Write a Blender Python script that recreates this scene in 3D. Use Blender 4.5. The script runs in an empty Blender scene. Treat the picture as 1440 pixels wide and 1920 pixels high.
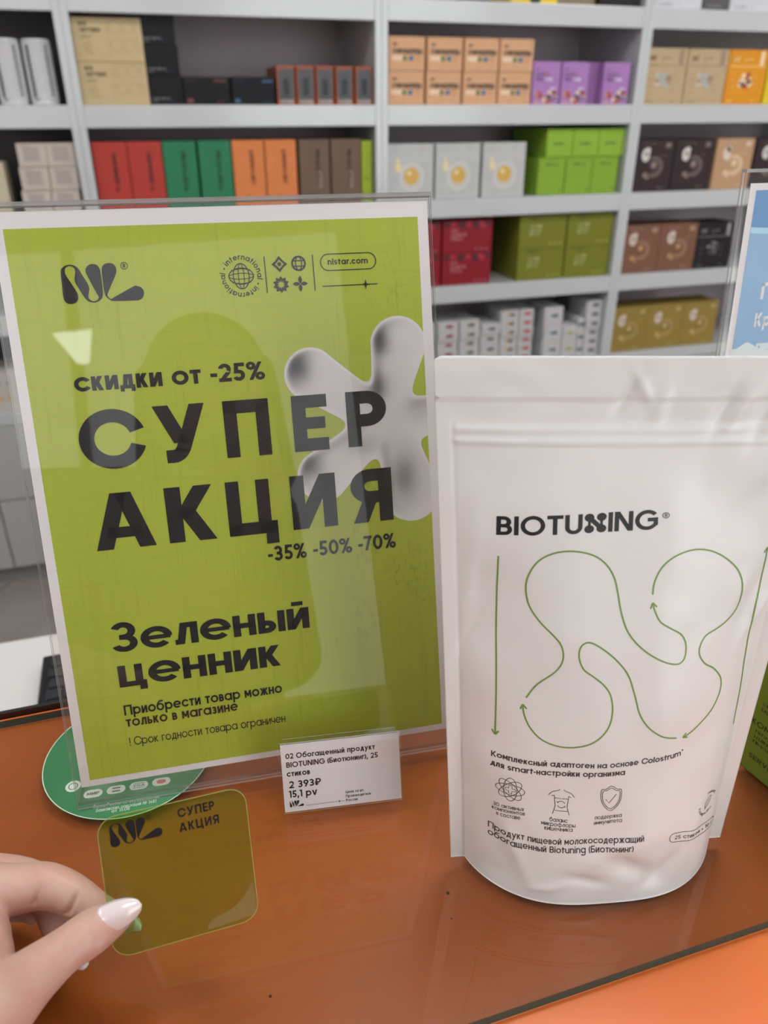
import bpy, bmesh, math, random
from mathutils import Vector, Matrix, noise
R = math.radians
SC = bpy.context.scene
COL = SC.collection
Z0 = 0.985            # height of the counter top above the floor; local work is done with the counter top at z = 0

# ------------------------------------------------------------------ camera
cam = bpy.data.cameras.new('camera')
cam.sensor_fit = 'AUTO'; cam.sensor_width = 36.0
cam.lens = 1445.6 / 1920 * 36.0
cam.clip_start = 0.01
cam.dof.use_dof = True
cam.dof.focus_distance = 0.385
cam.dof.aperture_fstop = 9.5
camo = bpy.data.objects.new('camera', cam); COL.objects.link(camo)
_r = Vector((0.95385, -0.30025, -0.00299)); _f = Vector((0.2652, 0.847, -0.4608)); _u = _r.cross(_f)
camo.matrix_world = Matrix(((_r.x, _u.x, -_f.x, 0), (_r.y, _u.y, -_f.y, 0), (_r.z, _u.z, -_f.z, 0.339 + Z0), (0, 0, 0, 1)))
SC.camera = camo

# ------------------------------------------------------------------ view, world
SC.view_settings.view_transform = 'Standard'; SC.view_settings.look = 'None'
SC.view_settings.gamma = 1.0; SC.view_settings.use_curve_mapping = False
SC.view_settings.exposure = -0.2
WINDOW_STRENGTH = (1.35, 3.6)
PANEL_STRENGTH = (8.5, 19.5)      # customer side, staff side
world = bpy.data.worlds.new('world'); SC.world = world; world.use_nodes = True
world.node_tree.nodes['Background'].inputs[0].default_value = (0.75, 0.82, 0.9, 1)
world.node_tree.nodes['Background'].inputs[1].default_value = 0.35
try:
    SC.cycles.max_bounces = 14; SC.cycles.transparent_max_bounces = 24
    SC.cycles.caustics_reflective = False; SC.cycles.caustics_refractive = False
    SC.cycles.sample_clamp_indirect = 6.0
except Exception:
    pass

# ------------------------------------------------------------------ materials
def s2l(v):
    v /= 255.0
    return v / 12.92 if v <= 0.04045 else ((v + 0.055) / 1.055) ** 2.4
def rgb(r, g, b): return (s2l(r), s2l(g), s2l(b), 1.0)
MATS = {}
def mat(name, color, rough=0.5, spec=0.5, metallic=0.0, bump=None, mottle=None, coat=0.0, emit=None, sss=0.0, sheen=0.0):
    if name in MATS: return MATS[name]
    m = bpy.data.materials.new(name); m.use_nodes = True
    nt = m.node_tree; b = nt.nodes['Principled BSDF']
    b.inputs['Base Color'].default_value = color
    b.inputs['Roughness'].default_value = rough
    b.inputs['Specular IOR Level'].default_value = spec
    b.inputs['Metallic'].default_value = metallic
    b.inputs['Coat Weight'].default_value = coat
    if sss:
        b.inputs['Subsurface Weight'].default_value = sss
        b.inputs['Subsurface Radius'].default_value = (0.0035, 0.0014, 0.0008); b.inputs['Subsurface Scale'].default_value = 1.0
    if emit:
        b.inputs['Emission Color'].default_value = color; b.inputs['Emission Strength'].default_value = emit
    tc = nt.nodes.new('ShaderNodeTexCoord')
    if mottle:                                   # (scale, other colour, amount, stretch)
        sc, c2, amt, stretch = mottle
        mp = nt.nodes.new('ShaderNodeMapping'); mp.inputs['Scale'].default_value = stretch
        n = nt.nodes.new('ShaderNodeTexNoise'); n.inputs['Scale'].default_value = sc; n.inputs['Detail'].default_value = 5
        r = nt.nodes.new('ShaderNodeValToRGB'); r.color_ramp.elements[0].position = 0.38; r.color_ramp.elements[1].position = 0.72
        mx = nt.nodes.new('ShaderNodeMix'); mx.data_type = 'RGBA'
        ml = nt.nodes.new('ShaderNodeMath'); ml.operation = 'MULTIPLY'; ml.inputs[1].default_value = amt
        nt.links.new(tc.outputs['Object'], mp.inputs[0]); nt.links.new(mp.outputs[0], n.inputs['Vector'])
        nt.links.new(n.outputs[0], r.inputs[0]); nt.links.new(r.outputs[0], ml.inputs[0]); nt.links.new(ml.outputs[0], mx.inputs['Factor'])
        mx.inputs['A'].default_value = color; mx.inputs['B'].default_value = c2
        nt.links.new(mx.outputs['Result'], b.inputs['Base Color'])
    if bump:                                     # (scale, strength, distance)
        n = nt.nodes.new('ShaderNodeTexNoise'); n.inputs['Scale'].default_value = bump[0]; n.inputs['Detail'].default_value = 4
        bp = nt.nodes.new('ShaderNodeBump'); bp.inputs['Strength'].default_value = bump[1]; bp.inputs['Distance'].default_value = bump[2]
        nt.links.new(tc.outputs['Object'], n.inputs['Vector']); nt.links.new(n.outputs[0], bp.inputs['Height']); nt.links.new(bp.outputs[0], b.inputs['Normal'])
    MATS[name] = m
    return m
def clear_mat(name, tint, f0=0.04, rough=0.0, diffuse=0.0, dcol=(1, 1, 1, 1)):
    """thin clear plastic or plate glass: tinted see-through with a mirror reflection that grows towards grazing view"""
    if name in MATS: return MATS[name]
    m = bpy.data.materials.new(name); m.use_nodes = True
    nt = m.node_tree; nt.nodes.clear(); N = nt.nodes.new; K = nt.links.new
    out = N('ShaderNodeOutputMaterial'); tr = N('ShaderNodeBsdfTransparent'); tr.inputs[0].default_value = tint
    gl = N('ShaderNodeBsdfGlossy'); gl.inputs['Roughness'].default_value = rough
    lw = N('ShaderNodeLayerWeight'); lw.inputs['Blend'].default_value = 0.5
    pw = N('ShaderNodeMath'); pw.operation = 'POWER'; pw.inputs[1].default_value = 5.0
    ma = N('ShaderNodeMath'); ma.operation = 'MULTIPLY_ADD'; ma.inputs[1].default_value = 1 - f0; ma.inputs[2].default_value = f0
    ge = N('ShaderNodeNewGeometry'); iv = N('ShaderNodeMath'); iv.operation = 'SUBTRACT'; iv.inputs[0].default_value = 1.0
    mu = N('ShaderNodeMath'); mu.operation = 'MULTIPLY'
    K(lw.outputs['Facing'], pw.inputs[0]); K(pw.outputs[0], ma.inputs[0]); K(ge.outputs['Backfacing'], iv.inputs[1])
    K(ma.outputs[0], mu.inputs[0]); K(iv.outputs[0], mu.inputs[1])
    mx = N('ShaderNodeMixShader'); K(mu.outputs[0], mx.inputs[0])
    src = tr
    if diffuse:
        df = N('ShaderNodeBsdfDiffuse'); df.inputs[0].default_value = dcol
        m2 = N('ShaderNodeMixShader'); m2.inputs[0].default_value = diffuse
        K(tr.outputs[0], m2.inputs[1]); K(df.outputs[0], m2.inputs[2]); src = m2
    K(src.outputs[0], mx.inputs[1]); K(gl.outputs[0], mx.inputs[2]); K(mx.outputs[0], out.inputs[0])
    MATS[name] = m
    return m

# ------------------------------------------------------------------ objects
def tag(o, label=None, cat=None, group=None, kind=None):
    if label: o['label'] = label
    if cat: o['category'] = cat
    if group: o['group'] = group
    if kind: o['kind'] = kind
    return o
def thing(name, label, cat, loc=(0, 0, 0), rz=0.0, group=None):
    o = bpy.data.objects.new(name, None); COL.objects.link(o)
    o.empty_display_size = 0.02
    o.location = (loc[0], loc[1], loc[2] + Z0); o.rotation_euler = (0, 0, rz)
    return tag(o, label, cat, group)
def link(name, me, parent=None, loc=(0, 0, 0), rz=0.0):
    o = bpy.data.objects.new(name, me); COL.objects.link(o)
    if parent is not None:
        o.parent = parent; o.location = loc
    else:
        o.location = (loc[0], loc[1], loc[2] + Z0)
    o.rotation_euler = (0, 0, rz)
    return o
def dup(root, loc, label=None, group=None, rz=None):
    c = root.copy(); COL.objects.link(c); c.location = (loc[0], loc[1], loc[2] + Z0)
    if rz is not None: c.rotation_euler = (0, 0, rz)
    if label: c['label'] = label
    if group: c['group'] = group
    for ch in list(root.children):
        d = ch.copy(); COL.objects.link(d); d.parent = c
        for g in ch.children:
            e = g.copy(); COL.objects.link(e); e.parent = d
    return c

class MB:
    def __init__(s): s.v = []; s.f = []; s.mi = []; s.sm = []
    def add(s, vs, fs, mi=0, smooth=False):
        k = len(s.v); s.v += [tuple(v) for v in vs]
        for f in fs: s.f.append([i + k for i in f]); s.mi.append(mi); s.sm.append(smooth)
    def box(s, x0, y0, z0, x1, y1, z1, mi=0, bev=0.0):
        if bev <= 0:
            vs = [(x, y, z) for z in (z0, z1) for x, y in ((x0, y0), (x1, y0), (x1, y1), (x0, y1))]
            s.add(vs, [(3, 2, 1, 0), (4, 5, 6, 7), (0, 1, 5, 4), (1, 2, 6, 5), (2, 3, 7, 6), (3, 0, 4, 7)], mi)
        else:
            bm = bmesh.new(); bmesh.ops.create_cube(bm, size=1)
            for v in bm.verts: v.co = Vector(((x0 + x1) / 2 + v.co.x * (x1 - x0), (y0 + y1) / 2 + v.co.y * (y1 - y0), (z0 + z1) / 2 + v.co.z * (z1 - z0)))
            bmesh.ops.bevel(bm, geom=bm.edges[:], offset=bev, segments=2, affect='EDGES', profile=0.6)
            bm.verts.index_update()
            s.add([v.co for v in bm.verts], [[v.index for v in f.verts] for f in bm.faces], mi); bm.free()
    def tube(s, pts, r, n=8, mi=0, closed=False):
        pts = [Vector(p) for p in pts]; k0 = len(s.v); rings = []
        for i, p in enumerate(pts):
            d = (pts[min(i + 1, len(pts) - 1)] - pts[max(i - 1, 0)]).normalized()
            a = d.orthogonal().normalized() if abs(d.z) < .9 else d.cross(Vector((0, 1, 0))).normalized()
            b = d.cross(a)
            rings.append([p + (a * math.cos(t) + b * math.sin(t)) * r for t in [2 * math.pi * j / n for j in range(n)]])
        vs = [v for rg in rings for v in rg]; fs = []
        for i in range(len(pts) - 1):
            for j in range(n): fs.append((i * n + j, i * n + (j + 1) % n, (i + 1) * n + (j + 1) % n, (i + 1) * n + j))
        fs.append(tuple(range(n - 1, -1, -1))); fs.append(tuple((len(pts) - 1) * n + j for j in range(n)))
        s.add(vs, fs, mi, True)
    def lathe(s, prof, n=32, mi=0, cx=0, cy=0):
        vs = [(cx + r * math.cos(2 * math.pi * j / n), cy + r * math.sin(2 * math.pi * j / n), z) for r, z in prof for j in range(n)]
        fs = []
        for i in range(len(prof) - 1):
            for j in range(n): fs.append((i * n + j, i * n + (j + 1) % n, (i + 1) * n + (j + 1) % n, (i + 1) * n + j))
        fs.append(tuple(range(n - 1, -1, -1))); fs.append(tuple((len(prof) - 1) * n + j for j in range(n)))
        s.add(vs, fs, mi, True)
    def build(s, name, mats, parent=None, loc=(0, 0, 0), rz=0.0):
        me = bpy.data.meshes.new(name); me.from_pydata(s.v, [], s.f)
        for m in (mats if isinstance(mats, (list, tuple)) else [mats]): me.materials.append(m)
        me.polygons.foreach_set('material_index', s.mi); me.polygons.foreach_set('use_smooth', s.sm)
        me.update()
        return link(name, me, parent, loc, rz)

# ------------------------------------------------------------------ lettering drawn from strokes
def _rect(x0, y0, x1, y1): return [(x0, y0), (x1, y0), (x1, y1), (x0, y1)]
def _diag(x0, y0, x1, y1, w):
    d = math.hypot(x1 - x0, y1 - y0); h = w * d / abs(y1 - y0) / 2
    return [(x0 - h, y0), (x0 + h, y0), (x1 + h, y1), (x1 - h, y1)]
def _seg(x0, y0, x1, y1, w):
    d = math.hypot(x1 - x0, y1 - y0) or 1e-9; nx, ny = -(y1 - y0) / d * w / 2, (x1 - x0) / d * w / 2
    return [(x0 - nx, y0 - ny), (x1 - nx, y1 - ny), (x1 + nx, y1 + ny), (x0 + nx, y0 + ny)]
def _arc(cx, cy, rx, ry, a0, a1, w, n=None):
    n = n or max(4, int(abs(a1 - a0) / 11)); out = []; h = w / 2
    for i in range(n):
        a, b = R(a0 + (a1 - a0) * i / n), R(a0 + (a1 - a0) * (i + 1) / n)
        out.append([(cx + (rx + h) * math.cos(a), cy + (ry + h) * math.sin(a)), (cx + (rx + h) * math.cos(b), cy + (ry + h) * math.sin(b)),
                    (cx + (rx - h) * math.cos(b), cy + (ry - h) * math.sin(b)), (cx + (rx - h) * math.cos(a), cy + (ry - h) * math.sin(a))])
    return out
def _bowl(x0, x1, y0, y1, w, flip=False):
    h = w / 2; ry = (y1 - y0) / 2 - h; rx = min(ry, x1 - x0 - h); cx = x1 - h - rx; cy = (y0 + y1) / 2
    q = [_rect(x0, y0, cx, y0 + w), _rect(x0, y1 - w, cx, y1)] + _arc(cx, cy, rx, ry, -90, 90, w)
    if flip: q = [[(x0 + x1 - x, y) for x, y in reversed(p)] for p in q]
    return q
LAT = dict(zip('АВЕКМНОРСТХ', 'ABEKMHOPCTX'))
def cap(ch, c, w):
    h = w / 2; A = []; S = lambda x, y0=0, y1=None: A.append(_rect(x - h, y0, x + h, c if y1 is None else y1))
    if ch in 'АA':
        W = .84 * c; wd = w * 1.06; A += [_diag(wd / 2, 0, W / 2 - w * .12, c, w), _diag(W - wd / 2, 0, W / 2 + w * .12, c, w), _rect(W * .22, .2 * c, W * .78, .2 * c + w * .85)]
    elif ch == 'Б': W = .64 * c; S(h); A.append(_rect(0, c - w, W * .92, c)); A += _bowl(h, W, 0, .6 * c, w)
    elif ch in 'ВB': W = .64 * c; S(h); A += _bowl(h, W, 0, c / 2 + h, w); A += _bowl(h, W * .93, c / 2 - h, c, w)
    elif ch in 'Г': W = .54 * c; S(h); A.append(_rect(0, c - w, W, c))
    elif ch == 'Д':
        W = .86 * c; A += [_rect(0, -.2 * c, w * .9, w), _rect(W - w * .9, -.2 * c, W, w), _rect(0, 0, W, w), _rect(.26 * c, c - w, W - .1 * c, c), _diag(.15 * c + h, 0, .26 * c + h, c, w), _rect(W - .1 * c - w, 0, W - .1 * c, c)]
    elif ch in 'ЕE': W = .58 * c; S(h); A += [_rect(0, 0, W, w), _rect(0, c - w, W, c), _rect(0, c / 2 - h * .92, W * .93, c / 2 + h * .92)]
    elif ch == 'Ж':
        W = 1.08 * c; S(W / 2)
        for sx in (0, 1):
            X = lambda x: x if sx else W - x
            A += [_diag(X(W / 2 + w * .4), .45 * c, X(W - w * .55), c, w), _diag(X(W - w * .5), 0, X(W / 2 + w * .5), .58 * c, w)]
    elif ch == 'З':
        W = .6 * c; ry = (c - w) / 4; A += _arc(W / 2 - .02 * c, h + ry, W / 2 - h, ry, -158, 90, w); A += _arc(W / 2 - .02 * c, c - h - ry, W / 2 - h - .02 * c, ry, 158, -90, w); A.append(_rect(W * .3, c / 2 - h * .95, W * .55, c / 2 + h * .95))
    elif ch in 'ИЙ':
        W = .74 * c; S(h); S(W - h); A.append(_diag(h * 1.15, 0, W - h * 1.15, c, w))
        if ch == 'Й': A.append(_rect(W * .24, c * 1.12, W * .76, c * 1.12 + w * .8))
    elif ch in 'КK': W = .7 * c; S(h); A += [_diag(w * .95, .42 * c, W - w * .68, c, w), _diag(W - w * .62, 0, w * 1.15, .62 * c, w)]
    elif ch == 'Л': W = .74 * c; S(W - h); A += [_rect(.2 * c, c - w, W, c), _diag(.1 * c + h * .6, 0, .2 * c + h, c, w), _rect(0, 0, .14 * c, w)]
    elif ch in 'МM': W = .9 * c; S(h); S(W - h); A += [_diag(W / 2, .22 * c, h * 1.2, c, w), _diag(W / 2, .22 * c, W - h * 1.2, c, w)]
    elif ch in 'НH': W = .74 * c; S(h); S(W - h); A.append(_rect(0, c / 2 - h, W, c / 2 + h))
    elif ch in 'ОO': W = 1.0 * c; A += _arc(W / 2, c / 2, W / 2 - h, c / 2 - h + .012 * c, 0, 360, w, 40)
    elif ch == 'П': W = .78 * c; S(h); S(W - h); A.append(_rect(0, c - w, W, c))
    elif ch in 'РP': W = .66 * c; S(h); A += _bowl(h, W, .36 * c, c, w)
    elif ch in 'СC': W = .92 * c; A += _arc(c / 2, c / 2, c / 2 - h, c / 2 - h + .012 * c, 18, 342, w, 36)
    elif ch in 'ТT': W = .66 * c; S(W / 2); A.append(_rect(0, c - w, W, c))
    elif ch == 'У': W = .84 * c; A += [_diag(.42 * c, .18 * c, W - w * .56, c, w), _diag(W * .5, .34 * c, w * .6, c, w)]; A += _arc(.27 * c, h + .19 * c, .175 * c, .19 * c, -90, -20, w, 6); A.append(_rect(.16 * c, 0, .28 * c, w))
    elif ch == 'Ф': W = 1.06 * c; S(W / 2, -.12 * c, c * 1.12); A += _arc(W / 2, c / 2, W / 2 - h, c * .42 - h, 0, 360, w, 30)
    elif ch in 'ХX': W = .74 * c; A += [_diag(w * .6, 0, W - w * .65, c, w), _diag(W - w * .6, 0, w * .65, c, w)]
    elif ch == 'Ц': W = .84 * c; S(h); S(W - .1 * c - h); A += [_rect(0, 0, W, w), _rect(W - w * .95, -.2 * c, W, w)]
    elif ch == 'Ч': W = .68 * c; S(W - h); S(h, .55 * c); A += _arc(h + .2 * c, .55 * c, .2 * c, .55 * c - .36 * c - h * .2, 180, 270, w, 6); A.append(_rect(h + .2 * c, .36 * c - h * .8, W, .36 * c + h * 1.2))
    elif ch in 'ШЩ':
        W = 1.06 * c; S(h); S(W / 2); S(W - h); A.append(_rect(0, 0, W + (.1 * c if ch == 'Щ' else 0), w))
        if ch == 'Щ': A.append(_rect(W + .1 * c - w * .9, -.2 * c, W + .1 * c, w)); W += .1 * c
    elif ch == 'Ь': W = .62 * c; S(h); A += _bowl(h, W, 0, .6 * c, w)
    elif ch == 'Ы': W = .9 * c; S(h); A += _bowl(h, W * .66, 0, .6 * c, w); S(W - h)
    elif ch == 'Э': W = .9 * c; A += _arc(W - c / 2, c / 2, c / 2 - h, c / 2 - h, -140, 140, w, 30); A.append(_rect(W * .35, c / 2 - h, W - h, c / 2 + h))
    elif ch == 'Ю': W = 1.24 * c; S(h); A.append(_rect(h, c / 2 - h, .34 * c, c / 2 + h)); A += _arc(W - .47 * c, c / 2, .47 * c - h, c / 2 - h, 0, 360, w, 36)
    elif ch == 'Я': W = .68 * c; S(W - h); A += _bowl(0, W - h, .36 * c, c, w, True); A.append(_diag(w * .62, 0, W * .45, .42 * c, w))
    elif ch == 'I': W = w; S(h)
    elif ch == 'U': W = .72 * c; r = W / 2 - h; S(h, r + h); S(W - h, r + h); A += _arc(W / 2, r + h, r, r, 180, 360, w)
    elif ch == 'N': W = .76 * c; S(h); S(W - h); A.append(_diag(W - h * 1.1, 0, h * 1.1, c, w))
    elif ch == 'G': W = .95 * c; A += _arc(c / 2, c / 2, c / 2 - h, c / 2 - h + .012 * c, 38, 340, w, 36); A += [_rect(.52 * c, .42 * c, W, .42 * c + w), _rect(W - w, .2 * c, W, .42 * c + w)]
    elif ch == 'S': W = .58 * c; ry = (c - w) / 4; A += _arc(W / 2, h + ry, W / 2 - h, ry, -160, 90, w); A += _arc(W / 2, c - h - ry, W / 2 - h, ry, 20, 270, w)
    elif ch == 'V': W = .8 * c; A += [_diag(W / 2, 0, w * .58, c, w), _diag(W / 2, 0, W - w * .58, c, w)]
    elif ch == 'R': W = .68 * c; S(h); A += _bowl(h, W, .38 * c, c, w); A.append(_diag(W - w * .6, 0, W * .5, .44 * c, w))
    elif ch == '\u00a4':                        # the knot that stands for the letter N in the pouch's brand word
        W = .92 * c; r = .205 * c
        for sx in (r, W - r):
            for sy in (r, c - r): A += _arc(sx, sy, r / 2, r / 2, 0, 360, r, 18)
        A.append(_seg(W - r, r, r, c - r, w * 1.15))
        for sg in (0, 1):
            X = lambda x: x if sg == 0 else W - x
            A += [_seg(X(r * .9), r, X(r * 1.05), c * .5, w * .62), _seg(X(r * 1.05), c * .5, X(r * .9), c - r, w * .62)]
    else: return None, 0
    return A, W
def glyph(ch, c, w, xr):
    x = c * xr; h = w / 2; A = []; S = lambda X, y0=0, y1=x: A.append(_rect(X - h, y0, X + h, y1))
    r = x / 2 - h
    if ch == ' ': return [], .3 * c
    g, W = cap(ch, c, w)
    if g is not None: return g, W
    if ch in 'аa': W = x * 1.02; A += _arc(x / 2, x / 2, r, r, 0, 360, w, 30); S(W - h); return A, W
    if ch in 'оo': return _arc(x / 2, x / 2, r, r, 0, 360, w, 30), x
    if ch in 'еe': return _arc(x / 2, x / 2, r, r, 0, 318, w, 28) + [_rect(h, x / 2 - h * .8, x - h * .5, x / 2 + h * .8)], x
    if ch in 'сc': return _arc(x / 2, x / 2, r, r, 32, 328, w, 26), x * .9
    if ch in 'рp': S(h, -.3 * c); return A + _arc(x / 2, x / 2, r, r, 0, 360, w, 30), x * 1.0
    if ch in 'уy': W = x * .92; return [_diag(W * .5 - .25 * x, -.32 * c, W - w * .56, x, w), _diag(W * .5, .1 * x, w * .58, x, w)], W
    if ch == 'б': return _arc(x / 2, x / 2, r, r, 0, 360, w, 30) + _arc(x * .62, x * .5, x * .62 - h, c - h - x * .5, 115, 180, w, 8) + [_seg(x * .38, c * .93, x * .92, c - h * .6, w)], x
    if ch == 'ф': S(x * .72, -.3 * c, c); return A + _arc(x * .72, x / 2, x * .72 - h, r, 0, 360, w, 30), x * 1.44
    if ch in 'bd': S(h if ch == 'b' else x - h, 0, c); return A + _arc(x / 2, x / 2, r, r, 0, 360, w, 30), x
    if ch == 'g': S(x - h, -.1 * c); return A + _arc(x / 2, x / 2, r, r, 0, 360, w, 30) + _arc(x / 2, -.1 * c, r, .2 * c, 200, 360, w, 12), x
    if ch in 'nmhu':
        rr = x * .36 - h * .4; W = 2 * rr + w
        if ch == 'u': return [_rect(0, rr + h, w, x), _rect(W - w, 0, W, x)] + _arc(W / 2, rr + h, rr, rr, 180, 360, w), W
        S(h, 0, c if ch == 'h' else x); A += _arc(h + rr, x - h - rr, rr, rr, 0, 180, w); A.append(_rect(W - w, 0, W, x - h - rr))
        if ch == 'm': A += _arc(h + 3 * rr, x - h - rr, rr, rr, 0, 180, w); A.append(_rect(4 * rr, 0, 4 * rr + w, x - h - rr)); W = 4 * rr + w
        return A, W
    if ch == 'r': S(h); return A + _arc(h + .3 * x, x - h - .3 * x, .3 * x, .3 * x, 60, 180, w), x * .55
    if ch == 'i': S(h); return A + [_rect(0, c * .86, w, c * .86 + w)], w
    if ch == 'l': S(h, 0, c); return A, w
    if ch == 't': S(.12 * c + h, 0, c * .92); return A + [_rect(0, x - w, .36 * c + h, x)], .36 * c + h
    if ch == 's': ry = (x - w) / 4; W = .72 * x; return _arc(W / 2, h + ry, W / 2 - h, ry, -160, 90, w) + _arc(W / 2, x - h - ry, W / 2 - h, ry, 20, 270, w), W
    if ch == 'v': W = x * .95; return [_diag(W / 2, 0, w * .55, x, w), _diag(W / 2, 0, W - w * .55, x, w)], W
    if 'а' <= ch <= 'я': return cap(ch.upper(), x, w)
    if ch == '0': W = .68 * c; return _arc(W / 2, c / 2, W / 2 - h, c / 2 - h, 0, 360, w, 30), W
    if ch == '1': W = .34 * c; return [_rect(W - w, 0, W, c), _rect(0, c - w, W, c)], W
    if ch == '2': W = .6 * c; rr = W / 2 - h; return _arc(W / 2, c - h - rr, rr, rr, -35, 170, w) + [_diag(w * .72, w * .5, W * .78, c * .52, w), _rect(0, 0, W, w)], W
    if ch == '3': return cap('З', c, w)
    if ch == '4': W = .66 * c; return [_rect(W - .2 * c - w, 0, W - .2 * c, c), _rect(0, .22 * c, W, .22 * c + w), _diag(w * .6, .24 * c, W - .2 * c - h, c, w)], W
    if ch == '5': W = .6 * c; ry = .31 * c - h; return _arc(W / 2 - .02 * c, ry + h, W / 2 - h, ry, -155, 120, w) + [_rect(W * .14, c - w, W * .95, c), _diag(W * .1 + h * .9, .42 * c, W * .17 + h, c, w)], W
    if ch == '7': W = .56 * c; return [_rect(0, c - w, W, c), _diag(W * .3, 0, W - w * .6, c, w)], W
    if ch == '8': W = .62 * c; ry = (c - w) / 4; return _arc(W / 2, h + ry, W / 2 - h, ry, 0, 360, w) + _arc(W / 2, c - h - ry, W / 2 - h - .02 * c, ry, 0, 360, w), W
    if ch == '9': W = .64 * c; rr = W / 2 - h; return _arc(W / 2, c - h - rr, rr, rr, 0, 360, w, 24) + [_diag(W * .36, 0, W - w * .75, c * .62, w)], W
    if ch == '%': W = .84 * c; q = .15 * c; return _arc(q + h * .6, c - q - h * .6, q, q, 0, 360, w * .8, 18) + _arc(W - q - h * .6, q + h * .6, q, q, 0, 360, w * .8, 18) + [_diag(W * .22, 0, W * .78, c, w * .85)], W
    if ch == '-': return [_rect(0, .3 * c, .32 * c, .3 * c + w)], .32 * c
    if ch == '.': return [_rect(0, 0, w * 1.1, w * 1.1)], w * 1.1
    if ch == ',': return [_diag(h * .7, -.16 * c, h * 1.3, w * 1.1, w)], w * 1.2
    if ch == '!': return [_rect(0, 0, w * 1.1, w * 1.1), _rect(0, .3 * c, w * 1.05, c)], w * 1.1
    if ch == '(': return _arc(.62 * c, .42 * c, .62 * c - h, .72 * c, 140, 220, w, 10), .24 * c
    if ch == ')': return _arc(-.38 * c, .42 * c, .62 * c - h, .72 * c, -40, 40, w, 10), .24 * c
    if ch == '*': return [_seg(.16 * c + .14 * c * math.cos(R(a)), .84 * c + .14 * c * math.sin(R(a)), .16 * c - .14 * c * math.cos(R(a)), .84 * c - .14 * c * math.sin(R(a)), w * .7) for a in (90, 30, 150)], .34 * c
    if ch == '\u00ae': q = cap('R', .3 * c, w * .35)[0]; return _arc(.25 * c, .75 * c, .24 * c, .24 * c, 0, 360, w * .35, 26) + [[(a + .16 * c, b + .6 * c) for a, b in p] for p in q], .5 * c
    if ch == '\u20bd': g, W = cap('Р', c, w); return [[(a + .1 * c, b) for a, b in p] for p in g] + [_rect(0, .36 * c, .4 * c, .36 * c + w), _rect(0, .14 * c, .46 * c, .14 * c + w * .8)], W + .1 * c
    if ch == '\u2116': g, W = cap('N', c, w); return g + _arc(W + .24 * c, .62 * c, .14 * c, .18 * c, 0, 360, w * .8) + [_rect(W + .1 * c, .2 * c, W + .4 * c, .2 * c + w * .7)], W + .42 * c
    if ch == '\u2022': return _arc(.12 * c, .4 * c, .06 * c, .06 * c, 0, 360, .12 * c, 12), .24 * c
    if ch == '\u00d7': return [_seg(.02 * c, .15 * c, .4 * c, .53 * c, w), _seg(.02 * c, .53 * c, .4 * c, .15 * c, w)], .42 * c
    return [], .3 * c
def text(s, x0, y0, c, width=None, wt=.17, xr=.72, track=.12, align='l'):
    """polygons of a line of lettering; c = capital height, wt = stroke / c; stretched to 'width' when given"""
    w = wt * c; out = []; x = 0
    for i, ch in enumerate(s):
        g, W = glyph(ch, c, w, xr)
        out += [[(a + x, b) for a, b in p] for p in g]
        x += W + track * c
    x -= track * c
    k = width / x if width else 1.0
    ox = x0 - (x * k if align == 'r' else x * k / 2 if align == 'c' else 0)
    return [[(ox + a * k, y0 + b) for a, b in p] for p in out]
def text_arc(s, cx, cy, r, a_mid, c, wt=.16, xr=.72, track=.16, span=None):
    """lettering around a circle, clockwise, centred on the angle a_mid (degrees)"""
    w = wt * c; gs = [glyph(ch, c, w, xr) for ch in s]; L = sum(g[1] + track * c for g in gs)
    k = span / L if span else 1.0
    a = R(a_mid) + (L * k) / r / 2; out = []
    for g, W in gs:
        am = a - (W * k / 2) / r
        t = am - math.pi / 2; ct, st = math.cos(t), math.sin(t)
        for p in g:
            out.append([(cx + r * math.cos(am) + (px - W / 2) * ct - py * st, cy + r * math.sin(am) + (px - W / 2) * st + py * ct) for px, py in p])
        a -= (W + track * c) * k / r
    return out
def smooth(pts, n=4, closed=False):
    P = list(pts); out = []; m = len(P)
    for i in range(m if closed else m - 1):
        if closed: a, b, c, d = P[i - 1], P[i], P[(i + 1) % m], P[(i + 2) % m]
        else: a, b, c, d = P[max(i - 1, 0)], P[i], P[i + 1], P[min(i + 2, m - 1)]
        for k in range(n):
            t = k / n
            out.append(tuple(.5 * (2 * b[j] + (c[j] - a[j]) * t + (2 * a[j] - 5 * b[j] + 4 * c[j] - d[j]) * t * t + (3 * b[j] - a[j] - 3 * c[j] + d[j]) * t ** 3) for j in range(2)))
    if not closed: out.append(tuple(P[-1]))
    return out
def stroke(pts, w, closed=False):
    """a mitred line of width w along pts"""
    P = list(pts); m = len(P); L = []; Rr = []
    for i in range(m):
        a = P[i - 1] if (i or closed) else P[i]; b = P[(i + 1) % m] if (i < m - 1 or closed) else P[i]
        dx, dy = b[0] - a[0], b[1] - a[1]; d = math.hypot(dx, dy) or 1e-9
        L.append((P[i][0] - dy / d * w / 2, P[i][1] + dx / d * w / 2)); Rr.append((P[i][0] + dy / d * w / 2, P[i][1] - dx / d * w / 2))
    return [[Rr[i], Rr[(i + 1) % m], L[(i + 1) % m], L[i]] for i in range(m if closed else m - 1)]
def ngon(cx, cy, r, n=24, ry=None, rot=0.0):
    ry = r if ry is None else ry
    return [(cx + r * math.cos(2 * math.pi * i / n + rot), cy + ry * math.sin(2 * math.pi * i / n + rot)) for i in range(n)]
def rrect(x0, y0, x1, y1, r, n=6):
    out = []
    for cx, cy, a in ((x1 - r, y1 - r, 0), (x0 + r, y1 - r, 90), (x0 + r, y0 + r, 180), (x1 - r, y0 + r, 270)):
        out += [(cx + r * math.cos(R(a + 90 * i / n)), cy + r * math.sin(R(a + 90 * i / n))) for i in range(n + 1)]
    return out
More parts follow.
